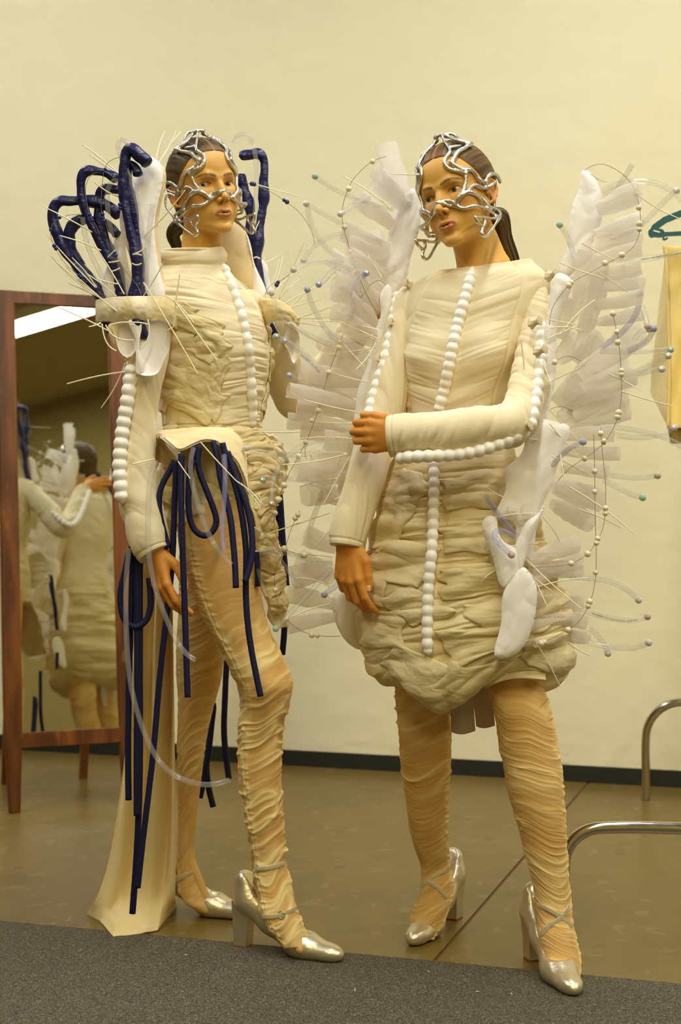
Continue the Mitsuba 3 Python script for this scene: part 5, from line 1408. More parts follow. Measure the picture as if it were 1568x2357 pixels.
# ---------------- left model's near shoulder piece
sp1 = pL + '__shoulder_piece'
u, v = np.meshgrid(np.linspace(0, 1, 130), np.linspace(0, 1, 26))
bx = 222 + u * (410 - 222); arc = np.sin(np.pi * np.clip(u * .94 + .03, 0, 1))
top = np.interp(u, [0, .25, .5, .8, 1], [691, 684, 683, 683, 688]); bot = np.interp(u, [0, .3, .55, .75, .9, 1], [741, 738, 735, 735, 745, 760])
dd = 3.225 - .105 * arc - .012 * np.sin(np.pi * v) + .005 * (np.abs(2 * n3(u * 9, v * 2, 4) - 1) - .5) + .002 * (n3(u * 30, v * 9, 2) - .5)
yy = top + v * (bot - top)
G = np.stack([(bx - 784) / FOC * dd, dd, CAM_Z - (yy - 1178.5) / FOC * dd], -1)
vv_, ff_ = sheet(G, .006)
add(pL, 'shoulder_piece', (vv_, ff_), 'mat_cloth', True, mixc(CLOTH_Y, CLOTH, sstep(.4, .7, n3(vv_[:, 0] * 30, vv_[:, 2] * 20, 3))), label='beige band at the near shoulder holding panels and tubes')
G2 = np.stack([(bx - 784) / FOC * (dd + .17 * arc + .01), dd + .17 * arc + .01, CAM_Z - (yy + 6 - 1178.5) / FOC * (dd + .17 * arc + .01)], -1)
vv_, ff_ = sheet(G2[:, ::2], .006); add(sp1, 'back_band', (vv_, ff_), 'mat_cloth', True, np.tile(CLOTH_Y, (len(vv_), 1)))
blade(sp1, [(338, 357), (352, 362), (367, 374), (367, 453), (356, 521), (362, 590), (372, 640), (376, 690), (326, 690), (303, 610), (279, 535), (277, 488), (296, 440), (320, 395)], 3.20, .010, seed=1, label='tall white upright blade')
scene['mat_beige'] = two({'type': 'principled', 'base_color': rgb(222, 202, 154), 'roughness': 0.85})
blade(sp1, [(350, 366), (370, 376), (374, 460), (364, 525), (370, 590), (382, 650), (392, 692), (352, 692), (340, 560)], 3.225, .012, 'beige_backing', 'mat_beige', seed=2)
blade(sp1, [(243, 622), (252, 600), (262, 560), (278, 530), (292, 590), (306, 640), (312, 690), (247, 690)], 3.235, .010, seed=3)
blade(sp1, [(319, 735), (350, 737), (381, 741), (390, 775), (388, 806), (376, 832), (362, 859), (338, 865), (321, 861), (313, 815), (307, 768)], 3.128, .008, bulge=-.014, seed=4, label='white scoop below the band')
blade(sp1, [(260, 742), (280, 738), (300, 737), (309, 770), (313, 800), (307, 815), (292, 822), (277, 811), (265, 776)], 3.145, .008, bulge=-.012, seed=5)
blade(sp1, [(298, 736), (318, 738), (320, 800), (328, 858), (322, 862), (314, 815), (308, 770)], 3.118, .004, bulge=.004, seed=6)
blade(sp1, [(256, 744), (266, 745), (278, 812), (292, 824), (306, 818), (302, 832), (284, 826), (268, 806)], 3.158, .006, 'scoop_edge', 'mat_beige', seed=7)
for i, (pts, d, r) in enumerate([
    ([(343, 379), (331, 366), (319, 356), (309, 346), (300, 343), (291, 352), (287, 375), (286, 402), (291, 478), (306, 555), (314, 593), (317, 631), (309, 690)], 3.150, .0125),
    ([(319, 407), (315, 392), (308, 381), (299, 377), (295, 390), (295, 415), (304, 478), (311, 516), (318, 580), (321, 644), (328, 690)], 3.165, .0115),
    ([(273, 415), (253, 403), (233, 397), (215, 394), (202, 394), (192, 402), (187, 415), (187, 440), (199, 491), (222, 542), (248, 588), (268, 618), (279, 690)], 3.195, .0120),
    ([(278, 440), (265, 436), (253, 435), (241, 436), (232, 444), (228, 470), (227, 491), (235, 529), (253, 580), (266, 618), (272, 690)], 3.21, .0115),
    ([(276, 500), (258, 482), (238, 470), (212, 463), (187, 462), (160, 463), (138, 464), (127, 474), (122, 491), (131, 534), (149, 575), (174, 613), (205, 646), (246, 700)], 3.215, .0115),
    ([(273, 545), (262, 530), (248, 519), (220, 508), (192, 505), (172, 514), (161, 532), (160, 549), (174, 588), (197, 623), (226, 672), (240, 700)], 3.23, .0110),
    ([(312, 730), (318, 745), (326, 760), (338, 781)], 3.118, .011), ([(243, 735), (247, 752), (254, 765)], 3.20, .010)]):
    gauze(sp1, pts, d, d + .03, r, i)
for pts, d in [([(299, 338), (290, 326), (279, 322), (272, 330), (273, 345), (283, 371), (300, 410), (313, 455), (324, 516), (331, 580), (334, 640)], 3.15),
               ([(275, 417), (265, 416), (256, 421), (249, 435), (247, 460), (250, 500), (257, 540), (268, 585), (285, 640), (296, 685)], 3.175), ([(190, 500), (194, 530), (203, 570), (222, 610), (243, 655)], 3.2), ([(352, 470), (345, 520), (338, 600), (335, 660)], 3.16)]:
    clear(sp1, pts, d, d + .02, .0056)
tl = lambda x, y: (90 + x / 3.928, 300 + y / 3.928)
for a, b, d0, d1 in [((1085, 290), (1240, 0), 3.20, 3.26), ((1085, 290), (1285, 10), 3.20, 3.3), ((1060, 260), (1140, 5), 3.22, 3.34), ((720, 390), (395, 130), 3.22, 3.30), ((740, 410), (450, 210), 3.20, 3.22), ((740, 610), (505, 472), 3.18, 3.15), ((480, 920), (40, 690), 3.18, 3.14), ((560, 1085), (188, 952), 3.17, 3.12),
                     ((510, 1420), (80, 960), 3.21, 3.2), ((520, 1500), (100, 1130), 3.21, 3.2), ((545, 1510), (170, 1200), 3.2, 3.18), ((560, 1520), (240, 1230), 3.2, 3.25), ((520, 1420), (298, 1150), 3.15, 3.1), ((600, 1420), (410, 1210), 3.18, 3.16), ((580, 1530), (265, 1380), 3.2, 3.22), ((770, 1480), (495, 1030), 3.14, 3.11),
                     ((860, 1118), (975, 1052), 3.13, 3.12), ((950, 960), (1322, 542), 3.13, 3.06), ((945, 1495), (1130, 1190), 3.14, 3.08), ((640, 1820), (165, 1597), 3.13, 3.10), ((560, 1740), (450, 1775), 3.14, 3.12), ((800, 1710), (540, 1505), 3.12, 3.14), ((1215, 1770), (1272, 1305), 3.12, 3.10), ((1140, 1490), (1400, 1740), 3.14, 3.10),
                     ((880, 2170), (250, 2292), 3.14, 3.16), ((780, 2100), (560, 2510), 3.14, 3.2), ((620, 1150), (690, 1080), 3.15, 3.13), ((1160, 1810), (1215, 1775), 3.13, 3.125), ((720, 1390), (520, 1340), 3.16, 3.15), ((700, 1500), (420, 1290), 3.17, 3.15)]:
    tie(sp1, tl(*a), tl(*b), d0, d1, RN.uniform(-.03, .04), .0016)
tie(sp1, (330, 650), (455, 860), 3.12, 3.10); tie(pL + '__jacket', (400, 690), (500, 830), 3.11, 3.08, -.02)
for pts in ([(235, 745), (240, 775), (255, 800), (268, 808)], [(243, 748), (258, 770), (285, 782), (308, 783)], [(340, 735), (344, 760), (338, 785), (325, 805)], [(255, 748), (280, 742), (300, 742), (318, 742), (345, 748)]):
    add(sp1, 'cable_tie', sweep(px_path(pts, 3.105), .0016, 24, 8, flat=.6), 'mat_tie')
for pts in ([(250, 604), (262, 603), (275, 600)], [(255, 625), (266, 622), (276, 617)], [(305, 586), (316, 585), (326, 588)], [(304, 606), (314, 610), (326, 606)]):
    add(sp1, 'cable_tie', sweep(px_path(pts, 3.14), .0015, 14, 8), 'mat_tie')
wire(sp1, [(285, 360), (262, 366), (246, 378), (238, 392), (215, 400), (200, 420), (198, 455), (205, 490)], 3.17, beads=[(231, 394), (242, 390), (237, 394), (255, 404)], br=.0046, mat='mat_navy_bead', name='navy_bead')
wire(sp1, [(238, 392), (262, 410), (274, 440), (277, 478), (277, 490)], 3.165, beads=[(276, 471), (277, 479)], br=.0046, mat='mat_navy_bead', name='navy_bead')
wire(sp1, [(238, 396), (235, 430), (233, 480), (237, 500), (243, 515), (258, 570), (266, 585), (290, 625), (320, 665), (327, 688)], 3.16, beads=[(236, 493), (237, 502), (240, 509), (264, 581), (266, 588)], br=.0046, mat='mat_navy_bead', name='navy_bead')
wire(sp1, [(205, 490), (210, 500), (220, 518), (230, 540)], 3.16, beads=[(206, 494), (209, 502), (212, 508)], br=.0046, mat='mat_navy_bead', name='navy_bead')
wire(sp1, [(190, 493), (160, 495), (138, 502), (122, 515), (117, 530), (120, 555), (127, 570), (145, 600), (178, 632), (200, 650)], 3.18, beads=[(137, 501), (117, 529), (125, 566), (129, 572), (182, 634), (187, 638)], br=.0046, mat='mat_navy_bead', name='navy_bead')

# ---------------- left model's far shoulder piece
G = cloth_strip([[(598, 688, 3.40), (622, 686, 3.37), (655, 700, 3.40), (686, 732, 3.47)], [(604, 712, 3.385), (628, 706, 3.345), (662, 716, 3.38), (688, 740, 3.465)], [(612, 748, 3.39), (634, 738, 3.355), (664, 738, 3.385), (686, 750, 3.465)]], 40, 70, .003,
    lambda u, v: .005 * (np.abs(2 * n3(u * 5, v * 2.5, 6) - 1) - .4) + .002 * (n3(u * 16, v * 8, 3) - .5))
vv_, ff_ = sheet(G, .005)
add(pL, 'shoulder_piece', (vv_, ff_), 'mat_linen', True, np.tile(CLOTH_Y, (len(vv_), 1)), label='beige band at the far shoulder holding a panel and tubes')
sp2 = pL + '__shoulder_piece_001'
blade(sp2, [(510, 560), (514, 530), (530, 512), (552, 520), (566, 533), (574, 560), (586, 612), (603, 690), (586, 676), (560, 652), (530, 628), (512, 604)], 3.43, .008, 'beige_backing', 'mat_beige', seed=8, label='beige upright blade behind the neck')
blade(sp2, [(567, 536), (577, 562), (588, 612), (606, 690), (600, 690), (583, 614), (571, 566)], 3.425, .008, seed=9)
blade(sp2, [(596, 596), (606, 600), (622, 650), (628, 700), (612, 704), (598, 650)], 3.50, .008, seed=10)
blade(sp2, [(617, 752), (632, 748), (655, 744), (676, 752), (690, 790), (676, 836), (660, 800), (632, 776)], 3.46, .006, bulge=-.012, seed=11)
for i, (pts, d, r) in enumerate([([(550, 360), (566, 357), (582, 355), (596, 355), (605, 363), (609, 382), (607, 417), (607, 466), (601, 500), (598, 530), (594, 565), (592, 590), (593, 612), (594, 630), (600, 660), (606, 690)], 3.46, .0125),
                                 ([(552, 400), (560, 427), (570, 455), (576, 490), (577, 520), (581, 550), (590, 585)], 3.47, .0125), ([(621, 745), (628, 758), (640, 775)], 3.43, .010)]):
    gauze(sp2, pts, d, d, r, 20 + i)
clear(sp2, [(533, 328), (545, 313), (560, 309), (573, 315), (583, 335), (589, 365), (591, 417), (588, 470), (586, 533)], 3.44)
add(sp2, 'cable_tie', sweep(px_path([(584, 594), (591, 592), (599, 596)], 3.44), .0018, 14, 8), 'mat_tie')
wire(sp2, [(566, 421), (585, 424), (609, 435), (635, 448), (656, 463), (680, 480), (704, 508), (720, 540), (725, 566)], 3.40, beads=[(580, 423), (585, 424), (654, 461), (661, 465)], br=.0050, mat='mat_navy_bead', name='navy_bead')
wire(sp2, [(606, 690), (615, 668), (630, 652), (641, 648), (676, 622)], 3.42, beads=[(640, 650), (637, 656)], br=.0050, mat='mat_navy_bead', name='navy_bead')
for a, b in [((586, 534), (609, 470)), ((612, 690), (643, 596)), ((618, 692), (651, 590)), ((622, 694), (672, 584)), ((610, 604), (642, 588)), ((608, 610), (609, 588)), ((628, 696), (690, 640)), ((632, 700), (694, 630)), ((640, 708), (728, 660)), ((645, 715), (740, 690)), ((650, 722), (735, 640)), ((655, 730), (760, 730)), ((660, 736), (745, 752)), ((606, 690), (660, 800)), ((668, 745), (760, 800)), ((610, 700), (700, 610)), ((575, 420), (700, 455)), ((640, 690), (700, 560)), ((655, 742), (780, 700))]:
    tie(sp2, a, b, 3.42, 3.42 + RN.uniform(-.05, .12), RN.uniform(-.02, .03), .0014)

# ---------------- left model: hanging cords and tubes
jq = pL + '__jacket'
F_ = 3.105
for pts, d0, d1 in [
    ([(405, 1060), (404, 1110), (402, 1160), (397, 1282), (386, 1398), (366, 1580), (354, 1721), (334, 1892), (317, 2043)], 3.14, 3.16), ([(417, 1045), (417, 1100), (417, 1149), (421, 1282), (428, 1481), (432, 1605)], 3.13, 3.10),
    ([(459, 1026), (456, 1045), (456, 1070), (466, 1105), (480, 1140), (493, 1175), (498, 1200), (490, 1222), (472, 1233), (452, 1224), (439, 1200), (434, 1160), (436, 1110), (443, 1060)], 3.135, 3.12),
    ([(402, 1060), (387, 1090), (372, 1120), (366, 1160), (371, 1200), (380, 1235), (386, 1262)], 3.16, 3.14), ([(490, 1016), (500, 1050), (506, 1090), (518, 1140), (528, 1180), (536, 1240), (541, 1300), (543, 1353)], 3.14, 3.09),
    ([(512, 1020), (524, 1065), (538, 1105), (552, 1160), (562, 1220), (567, 1280), (566, 1340), (569, 1420), (582, 1514), (600, 1603)], 3.13, 3.09), ([(524, 1040), (542, 1095), (560, 1140), (573, 1185), (580, 1230), (580, 1275), (573, 1312), (564, 1340)], 3.125, 3.08),
    ([(446, 1030), (440, 1060), (436, 1090), (435, 1120)], 3.14, 3.13), ([(590, 1270), (593, 1310), (594, 1350)], 3.22, 3.22)]:
    cord(jq, pts, d0, d1)
for pts, d0, d1 in [
    ([(315, 1250), (303, 1262), (290, 1305), (278, 1360), (280, 1405), (291, 1432), (310, 1443), (331, 1434), (344, 1410), (347, 1375), (343, 1330)], 3.16, 3.17), ([(318, 1250), (307, 1275), (304, 1315), (300, 1448), (297, 1580), (295, 1700), (296, 1841)], 3.18, 3.19),
    ([(320, 1252), (316, 1300), (315, 1381), (316, 1500), (316, 1613), (315, 1750), (315, 1877)], 3.17, 3.175), ([(323, 1258), (322, 1320), (322, 1447), (322, 1600), (322, 1760), (318, 1900), (311, 2020), (305, 2102)], 3.165, 3.2)]:
    cord(jq, pts, d0, d1, .0072)
for pts, d in [([(640, 1119), (645, 1150), (648, 1190), (654, 1282), (660, 1348)], 3.56), ([(655, 1440), (654, 1460), (650, 1507)], 3.56), ([(630, 1150), (638, 1200), (648, 1240), (652, 1290)], 3.57), ([(522, 1520), (520, 1560), (518, 1610), (516, 1690), (521, 1745), (527, 1792)], 3.66), ([(491, 1618), (487, 1670), (480, 1730), (470, 1790), (460, 1836)], 3.66),
               ([(492, 1625), (484, 1690), (476, 1755), (480, 1810), (491, 1857)], 3.67), ([(489, 1640), (481, 1700), (473, 1760), (467, 1800)], 3.68)]:
    cord(jq, pts, d, d, .0078)
clear(jq, [(446, 1030), (440, 1055), (439, 1085), (445, 1120), (454, 1155), (482, 1232), (507, 1272), (533, 1300)], 3.115, 3.08, .0058)
clear(jq, [(516, 1046), (518, 1080), (518, 1116), (515, 1160), (512, 1199), (512, 1235), (516, 1268)], 3.115, 3.07, .0058, 'mat_pvc_blue')
clear(jq, [(359, 1059), (349, 1090), (343, 1130), (341, 1190), (341, 1248), (346, 1300), (358, 1355), (386, 1431), (410, 1480), (432, 1507), (450, 1519)], 3.11, 3.06, .0058)
clear(jq, [(297, 1262), (291, 1330), (290, 1414), (293, 1500), (302, 1580), (318, 1645), (336, 1695), (362, 1745), (400, 1783), (440, 1800), (481, 1806), (529, 1795)], 3.14, 3.06, .0058)
clear(jq, [(594, 1310), (603, 1350), (612, 1390), (625, 1425), (640, 1450)], 3.2, 3.26, .004)
for a, b, d0, d1 in [((410, 1062), (438, 1102), 3.12, 3.08), ((462, 1018), (545, 1108), 3.12, 3.05), ((545, 1108), (602, 1158), 3.05, 3.06), ((305, 1068), (356, 1056), 3.12, 3.15), ((580, 993), (690, 994), 3.22, 3.16), ((594, 1136), (603, 1160), 3.15, 3.14), ((548, 1105), (600, 1170), 3.16, 3.1)]:
    tie(jq, a, b, d0, d1)

# the trailing chiffon train
t_ = np.linspace(0, 1, 170); s_ = np.linspace(0, 1, 150)
U, V = np.meshgrid(s_, t_)
yk = [1000, 1340, 1500, 1700, 1900, 2000, 2080]
rows = []
for vv0 in t_:
    if vv0 < .86:
        y = 1000 + (2075 - 1000) * vv0 / .86
        l = np.interp(y, yk, [345, 318, 300, 286, 262, 246, 218]); r = np.interp(y, yk, [402, 402, 406, 410, 411, 409, 404])
        x = l + (r - l) * s_; yr = np.full_like(s_, y); d = np.interp(y, [1000, 1300, 1700, 2000, 2075], [3.50, 3.50, 3.49, 3.48, 3.47]) + 0 * s_
        h = None
    else:
        k = (vv0 - .86) / .14
        ex = np.interp(s_, [0, .12, .26, .32, .6, .84, 1], [200, 232, 236, 260, 310, 362, 408]); ey = np.interp(s_, [0, .12, .26, .32, .6, .84, 1], [2106, 2122, 2126, 2158, 2152, 2144, 2080])
        l, r = 219, 404
        x0 = l + (r - l) * s_; y0 = 2075
        x = x0 + (ex - x0) * k; yr = y0 + (ey - y0) * k
        df = (FOC * 1.0) / (ey - 1178.5)
        d = 3.47 + (df - .006 - 3.47) * k
    rows.append(np.stack([(x - 784) / FOC * d, d, CAM_Z - (yr - 1178.5) / FOC * d], -1))
from scipy.ndimage import gaussian_filter1d
G = np.array(rows)
G = np.concatenate([gaussian_filter1d(G[:-1], 5, axis=0, mode='nearest'), G[-1:]])
amp = .026 * np.sin(np.pi * np.clip(V * 1.1, 0, 1)) * (1 - sstep(.86, 1, V)) + .004
fold = np.sin(U * 15 + 1.5 * np.sin(V * 2) + .6) + .5 * np.sin(U * 27 - V * 3 + 1)
G[..., 1] += amp * fold * .8; G[..., 0] += amp * .25 * np.cos(U * 15 + V)
G[..., 2] = np.maximum(G[..., 2] + .006 * np.abs(n3(U * 7, V * 20, 2) - .5) * sstep(.86, .95, V), .003)
vv_, ff_ = sheet(G, .0016)
add(pL, 'train', (vv_, ff_), 'mat_sheer', True, np.tile(lin(222, 200, 144), (len(vv_), 1)), label='long trailing beige chiffon train')

# ---------------- right model's wings
m_ = blade(pR, [(952, 434), (930, 452), (908, 494), (896, 535), (887, 575), (880, 637), (884, 676), (903, 684), (922, 664), (934, 645), (944, 600), (956, 560), (968, 505), (962, 465)], 3.31, .016, 'wing', seed=21, label='white satin and organza wing behind her right arm')
W1 = m_
blade(W1, [(893, 655), (903, 690), (900, 745), (880, 840), (866, 880), (857, 912), (846, 955), (838, 1000), (818, 1000), (817, 950), (822, 905), (843, 848), (856, 796), (866, 755), (877, 720), (878, 672)], 3.27, .012, seed=22)
blade(W1, [(818, 985), (835, 990), (830, 1050), (815, 1110), (800, 1150), (784, 1140), (790, 1080), (800, 1030)], 3.30, .012, seed=23)
blade(W1, [(776, 1362), (800, 1352), (822, 1380), (832, 1440), (828, 1495), (803, 1482), (780, 1450), (767, 1410)], 3.33, .010, seed=24)
blade(W1, [(838, 1130), (852, 1150), (852, 1215), (840, 1280), (826, 1330), (812, 1320), (822, 1240), (828, 1180)], 3.34, .010, seed=25)
ORG1 = [((935, 470), (888, 338), 56), ((940, 455), (873, 392), 52), ((930, 475), (868, 412), 56), ((905, 520), (822, 455), 46), ((895, 575), (790, 530), 50), ((890, 600), (800, 562), 46), ((885, 640), (802, 588), 44), ((880, 625), (838, 577), 40),
        ((885, 680), (762, 592), 44), ((875, 685), (772, 642), 40), ((865, 700), (762, 672), 40), ((865, 740), (766, 720), 40), ((868, 760), (792, 690), 58), ((855, 830), (742, 782), 56), ((845, 860), (737, 830), 56), ((835, 885), (692, 850), 48), ((832, 905), (712, 885), 46), ((824, 935), (663, 897), 38), ((822, 955), (684, 930), 44),
        ((818, 985), (662, 967), 40), ((818, 1005), (692, 990), 46), ((805, 1062), (722, 1075), 56), ((796, 1100), (682, 1080), 56), ((790, 1140), (702, 1142), 54), ((790, 1158), (735, 1140), 28), ((775, 1262), (702, 1232), 52), ((768, 1305), (672, 1330), 58), ((765, 1335), (692, 1290), 52), ((772, 1392), (667, 1366), 46), ((775, 1420), (662, 1442), 38),
        ((880, 790), (800, 745), 54), ((870, 720), (815, 640), 50), ((900, 620), (850, 545), 56), ((850, 880), (770, 840), 60), ((838, 960), (760, 920), 60), ((812, 1030), (740, 1010), 50)]
for i, (b, e, w) in enumerate(ORG1): organza(W1, b, e, w, 3.29, 3.30 + RN.uniform(-.10, .12), i + 1)
for pts, c in [([(727, 407), (760, 430), (815, 455), (905, 482)], 'green'), ([(707, 470), (745, 492), (790, 516), (880, 560)], 'grey'), ([(708, 474), (716, 515), (738, 555), (765, 582), (800, 602)], None), ([(700, 598), (725, 565), (755, 548), (790, 538)], 'grey'), ([(677, 620), (700, 609), (725, 603), (770, 603), (810, 622)], 'grey'), ([(735, 654), (748, 643), (762, 628), (780, 618)], 'blue'),
               ([(625, 676), (638, 705), (660, 735), (700, 766), (765, 795)], 'grey'), ([(708, 668), (718, 700), (736, 735), (760, 770), (790, 792)], 'blue'), ([(785, 492), (805, 480), (830, 465), (850, 456)], 'grey'), ([(637, 775), (665, 790), (695, 815), (735, 852)], 'green'), ([(656, 785), (685, 800), (710, 822), (745, 860)], 'blue'),
               ([(668, 865), (695, 880), (730, 896), (785, 922)], 'blue'), ([(568, 1032), (605, 1040), (650, 1046), (700, 1046), (760, 1040)], 'grey'), ([(606, 1105), (640, 1101), (680, 1103), (715, 1110), (765, 1132)], 'green'), ([(625, 1158), (626, 1130), (634, 1090), (655, 1058), (690, 1030), (730, 1014), (775, 1008)], 'rose'),
               ([(592, 1273), (625, 1268), (660, 1272), (700, 1284), (765, 1292)], 'rose'), ([(636, 1446), (668, 1412), (705, 1372), (740, 1334), (768, 1306)], 'green'), ([(600, 1212), (612, 1240), (630, 1268), (660, 1310), (700, 1345)], 'rose'), ([(740, 1135), (730, 1170), (720, 1195), (712, 1240)], None), ([(830, 968), (826, 1010), (815, 1060), (806, 1100)], 'green')]:
    clear(W1, pts, 3.24 + RN.uniform(-.05, .03), 3.28, .0060, 'mat_pvc', c)
clear(W1, [(842, 630), (828, 642), (816, 664), (813, 695), (820, 730), (835, 765)], 3.21, 3.26, .0064, 'mat_pvc_blue', 'blue')
clear(W1, [(748, 1368), (758, 1360), (772, 1350), (788, 1332)], 3.25, 3.28, .0062, 'mat_pvc_blue', 'blue')
wire(W1, [(890, 360), (872, 365), (855, 373), (830, 394), (810, 418), (800, 440), (790, 470), (788, 500), (791, 525), (800, 555), (808, 590), (822, 628), (830, 655), (828, 680), (818, 702), (806, 725), (795, 755), (783, 788), (770, 822), (757, 857), (745, 900), (733, 945), (718, 985), (705, 1020), (703, 1050), (712, 1068)], 3.235, 3.26,
     [(858, 372), (803, 435), (788, 490), (793, 523), (806, 580), (810, 592), (822, 628), (828, 680), (806, 725), (783, 788), (781, 800), (757, 857), (737, 930), (733, 945), (704, 1018), (718, 968)])
wire(W1, [(704, 1018), (690, 1045), (668, 1085), (654, 1117), (640, 1150), (633, 1180), (632, 1215), (645, 1250), (655, 1262), (690, 1275), (745, 1280), (765, 1283)], 3.22, 3.27, [(688, 1050), (654, 1117), (640, 1150), (633, 1181), (655, 1263), (700, 1278)], br=.0075)
wire(W1, [(690, 1175), (683, 1190), (668, 1225), (655, 1265), (635, 1310), (634, 1358), (642, 1395), (660, 1425), (690, 1450), (725, 1462), (785, 1464)], 3.24, 3.28, [(686, 1185), (680, 1193), (634, 1358), (660, 1425), (718, 1462), (731, 1463)])
wire(W1, [(888, 656), (872, 646), (858, 652), (842, 668), (828, 690)], 3.22, 3.24)
wire(W1, [(830, 645), (845, 680), (862, 710), (876, 732)], 3.20, 3.24)
for a, b in [((880, 790), (800, 755)), ((870, 780), (780, 740)), ((865, 800), (740, 820)), ((865, 790), (820, 850)), ((860, 770), (760, 800)), ((840, 845), (790, 790)), ((830, 950), (700, 920)), ((820, 975), (680, 965)), ((810, 1010), (690, 1010)), ((800, 1045), (650, 1070)), ((800, 1010), (760, 1120)), ((805, 1050), (745, 1160)), ((780, 1100), (690, 1120)), ((760, 1180), (612, 1230)),
             ((770, 1210), (725, 1260)), ((850, 1180), (865, 1220)), ((850, 1270), (888, 1300)), ((760, 1350), (680, 1330)), ((760, 1390), (670, 1420)), ((800, 1130), (770, 1150)), ((880, 640), (830, 560)), ((900, 480), (790, 405)), ((905, 400), (960, 402)), ((870, 760), (720, 740)), ((850, 880), (770, 860)), ((900, 640), (940, 660)), ((840, 1215), (880, 1240))]:
    tie(W1, a, b, 3.24, 3.24 + RN.uniform(-.1, .08), RN.uniform(-.03, .03), .0014)

W2 = blade(pR, [(1345, 391), (1358, 396), (1371, 412), (1382, 440), (1387, 470), (1386, 505), (1376, 530), (1367, 552), (1362, 590), (1345, 610), (1323, 625), (1300, 640), (1288, 630), (1298, 587), (1312, 504), (1322, 462), (1334, 425)], 3.10, .018, 'wing', seed=31, label='white satin and organza wing on her left arm')
blade(W2, [(1290, 628), (1312, 640), (1300, 700), (1282, 760), (1280, 850), (1272, 910), (1262, 950), (1243, 1000), (1222, 1003), (1232, 940), (1246, 850), (1252, 770), (1264, 690)], 3.045, .014, seed=32)
blade(W2, [(1214, 948), (1240, 960), (1312, 985), (1297, 1034), (1270, 1118), (1236, 1208), (1212, 1288), (1192, 1270), (1180, 1200), (1145, 1190), (1165, 1115), (1159, 1090), (1202, 1040)], 3.02, .014, seed=33)
blade(W2, [(1127, 1187), (1140, 1190), (1146, 1215), (1165, 1250), (1196, 1268), (1206, 1292), (1190, 1322), (1160, 1352), (1136, 1288), (1118, 1240), (1112, 1200)], 2.985, .012, seed=34)
blade(W2, [(1207, 1306), (1222, 1322), (1234, 1345), (1236, 1386), (1224, 1448), (1206, 1486), (1174, 1512), (1144, 1514), (1151, 1448), (1160, 1362), (1180, 1330)], 2.97, .016, seed=35)
blade(W2, [(1254, 1160), (1240, 1180), (1214, 1200), (1196, 1232), (1184, 1290), (1196, 1310), (1214, 1270), (1232, 1225)], 2.985, .008, seed=36)
ORG2 = [((1375, 485), (1474, 440), 56), ((1368, 540), (1475, 505), 40), ((1362, 575), (1474, 540), 40), ((1362, 605), (1476, 572), 38), ((1355, 640), (1476, 615), 38), ((1352, 670), (1478, 650), 40), ((1370, 705), (1480, 682), 36), ((1372, 742), (1478, 720), 34), ((1328, 700), (1347, 578), 38), ((1340, 765), (1386, 592), 44), ((1330, 820), (1379, 667), 42), ((1322, 830), (1382, 772), 42),
        ((1312, 905), (1362, 840), 56), ((1332, 875), (1468, 765), 66), ((1302, 925), (1458, 855), 64), ((1290, 965), (1392, 900), 60), ((1300, 985), (1448, 945), 48), ((1318, 962), (1440, 912), 48), ((1300, 1005), (1415, 997), 40), ((1290, 1038), (1424, 1044), 34), ((1292, 1080), (1400, 1088), 34), ((1272, 1120), (1380, 1152), 58), ((1272, 1160), (1358, 1205), 50), ((1218, 1292), (1328, 1252), 46), ((1222, 1312), (1335, 1310), 46),
        ((1232, 1340), (1334, 1292), 40), ((1232, 1382), (1335, 1396), 50), ((1222, 1440), (1346, 1430), 40), ((1232, 1482), (1354, 1466), 34), ((1205, 1200), (1172, 1097), 44), ((1217, 1190), (1207, 1132), 40), ((1300, 720), (1325, 650), 44), ((1285, 830), (1330, 780), 54), ((1290, 780), (1322, 690), 46), ((1280, 930), (1330, 880), 56), ((1180, 1180), (1150, 1095), 34)]
for i, (b, e, w) in enumerate(ORG2): organza(W2, b, e, w, 3.06 if b[1] < 1100 else 3.0, 3.09 + RN.uniform(-.08, .12), 60 + i)
for pts, c in [([(1455, 378), (1442, 402), (1425, 424), (1390, 452)], None), ([(1580, 468), (1555, 446), (1530, 430), (1500, 420), (1460, 417), (1420, 424), (1385, 440)], None), ([(1556, 440), (1530, 463), (1505, 490), (1478, 515), (1440, 535), (1400, 550)], 'grey'), ([(1290, 519), (1303, 538), (1314, 565), (1324, 598)], 'green'), ([(1491, 750), (1486, 730), (1478, 705)], 'rose'), ([(1493, 758), (1475, 765), (1460, 782)], 'green'),
               ([(1542, 805), (1500, 808), (1460, 810), (1380, 808)], 'green'), ([(1537, 820), (1510, 834), (1480, 850), (1430, 866), (1370, 882)], 'grey'), ([(1522, 850), (1490, 856), (1450, 862), (1370, 860)], 'grey'), ([(1572, 582), (1540, 587), (1510, 592), (1470, 598), (1420, 600)], None), ([(1551, 985), (1530, 997), (1500, 1005), (1460, 1007), (1420, 1002)], 'grey'), ([(1580, 1034), (1540, 1012), (1500, 998), (1450, 988), (1390, 980), (1320, 976)], None),
               ([(1312, 950), (1292, 975), (1270, 1008), (1254, 1040), (1240, 1075)], 'green'), ([(1512, 1095), (1480, 1099), (1440, 1098), (1390, 1092)], 'rose'), ([(1478, 1145), (1455, 1138), (1425, 1124), (1390, 1105)], 'green'), ([(1469, 1380), (1450, 1362), (1425, 1347), (1390, 1335), (1325, 1330)], 'grey'), ([(1489, 1420), (1460, 1427), (1420, 1426), (1380, 1417), (1340, 1402)], 'rose'), ([(1492, 1480), (1465, 1490), (1420, 1491), (1355, 1479)], 'grey'), ([(1399, 1502), (1392, 1485), (1380, 1468), (1358, 1446)], 'grey')]:
    clear(W2, pts, 3.07 + RN.uniform(-.06, .04), 3.08, .0060, 'mat_pvc', c)
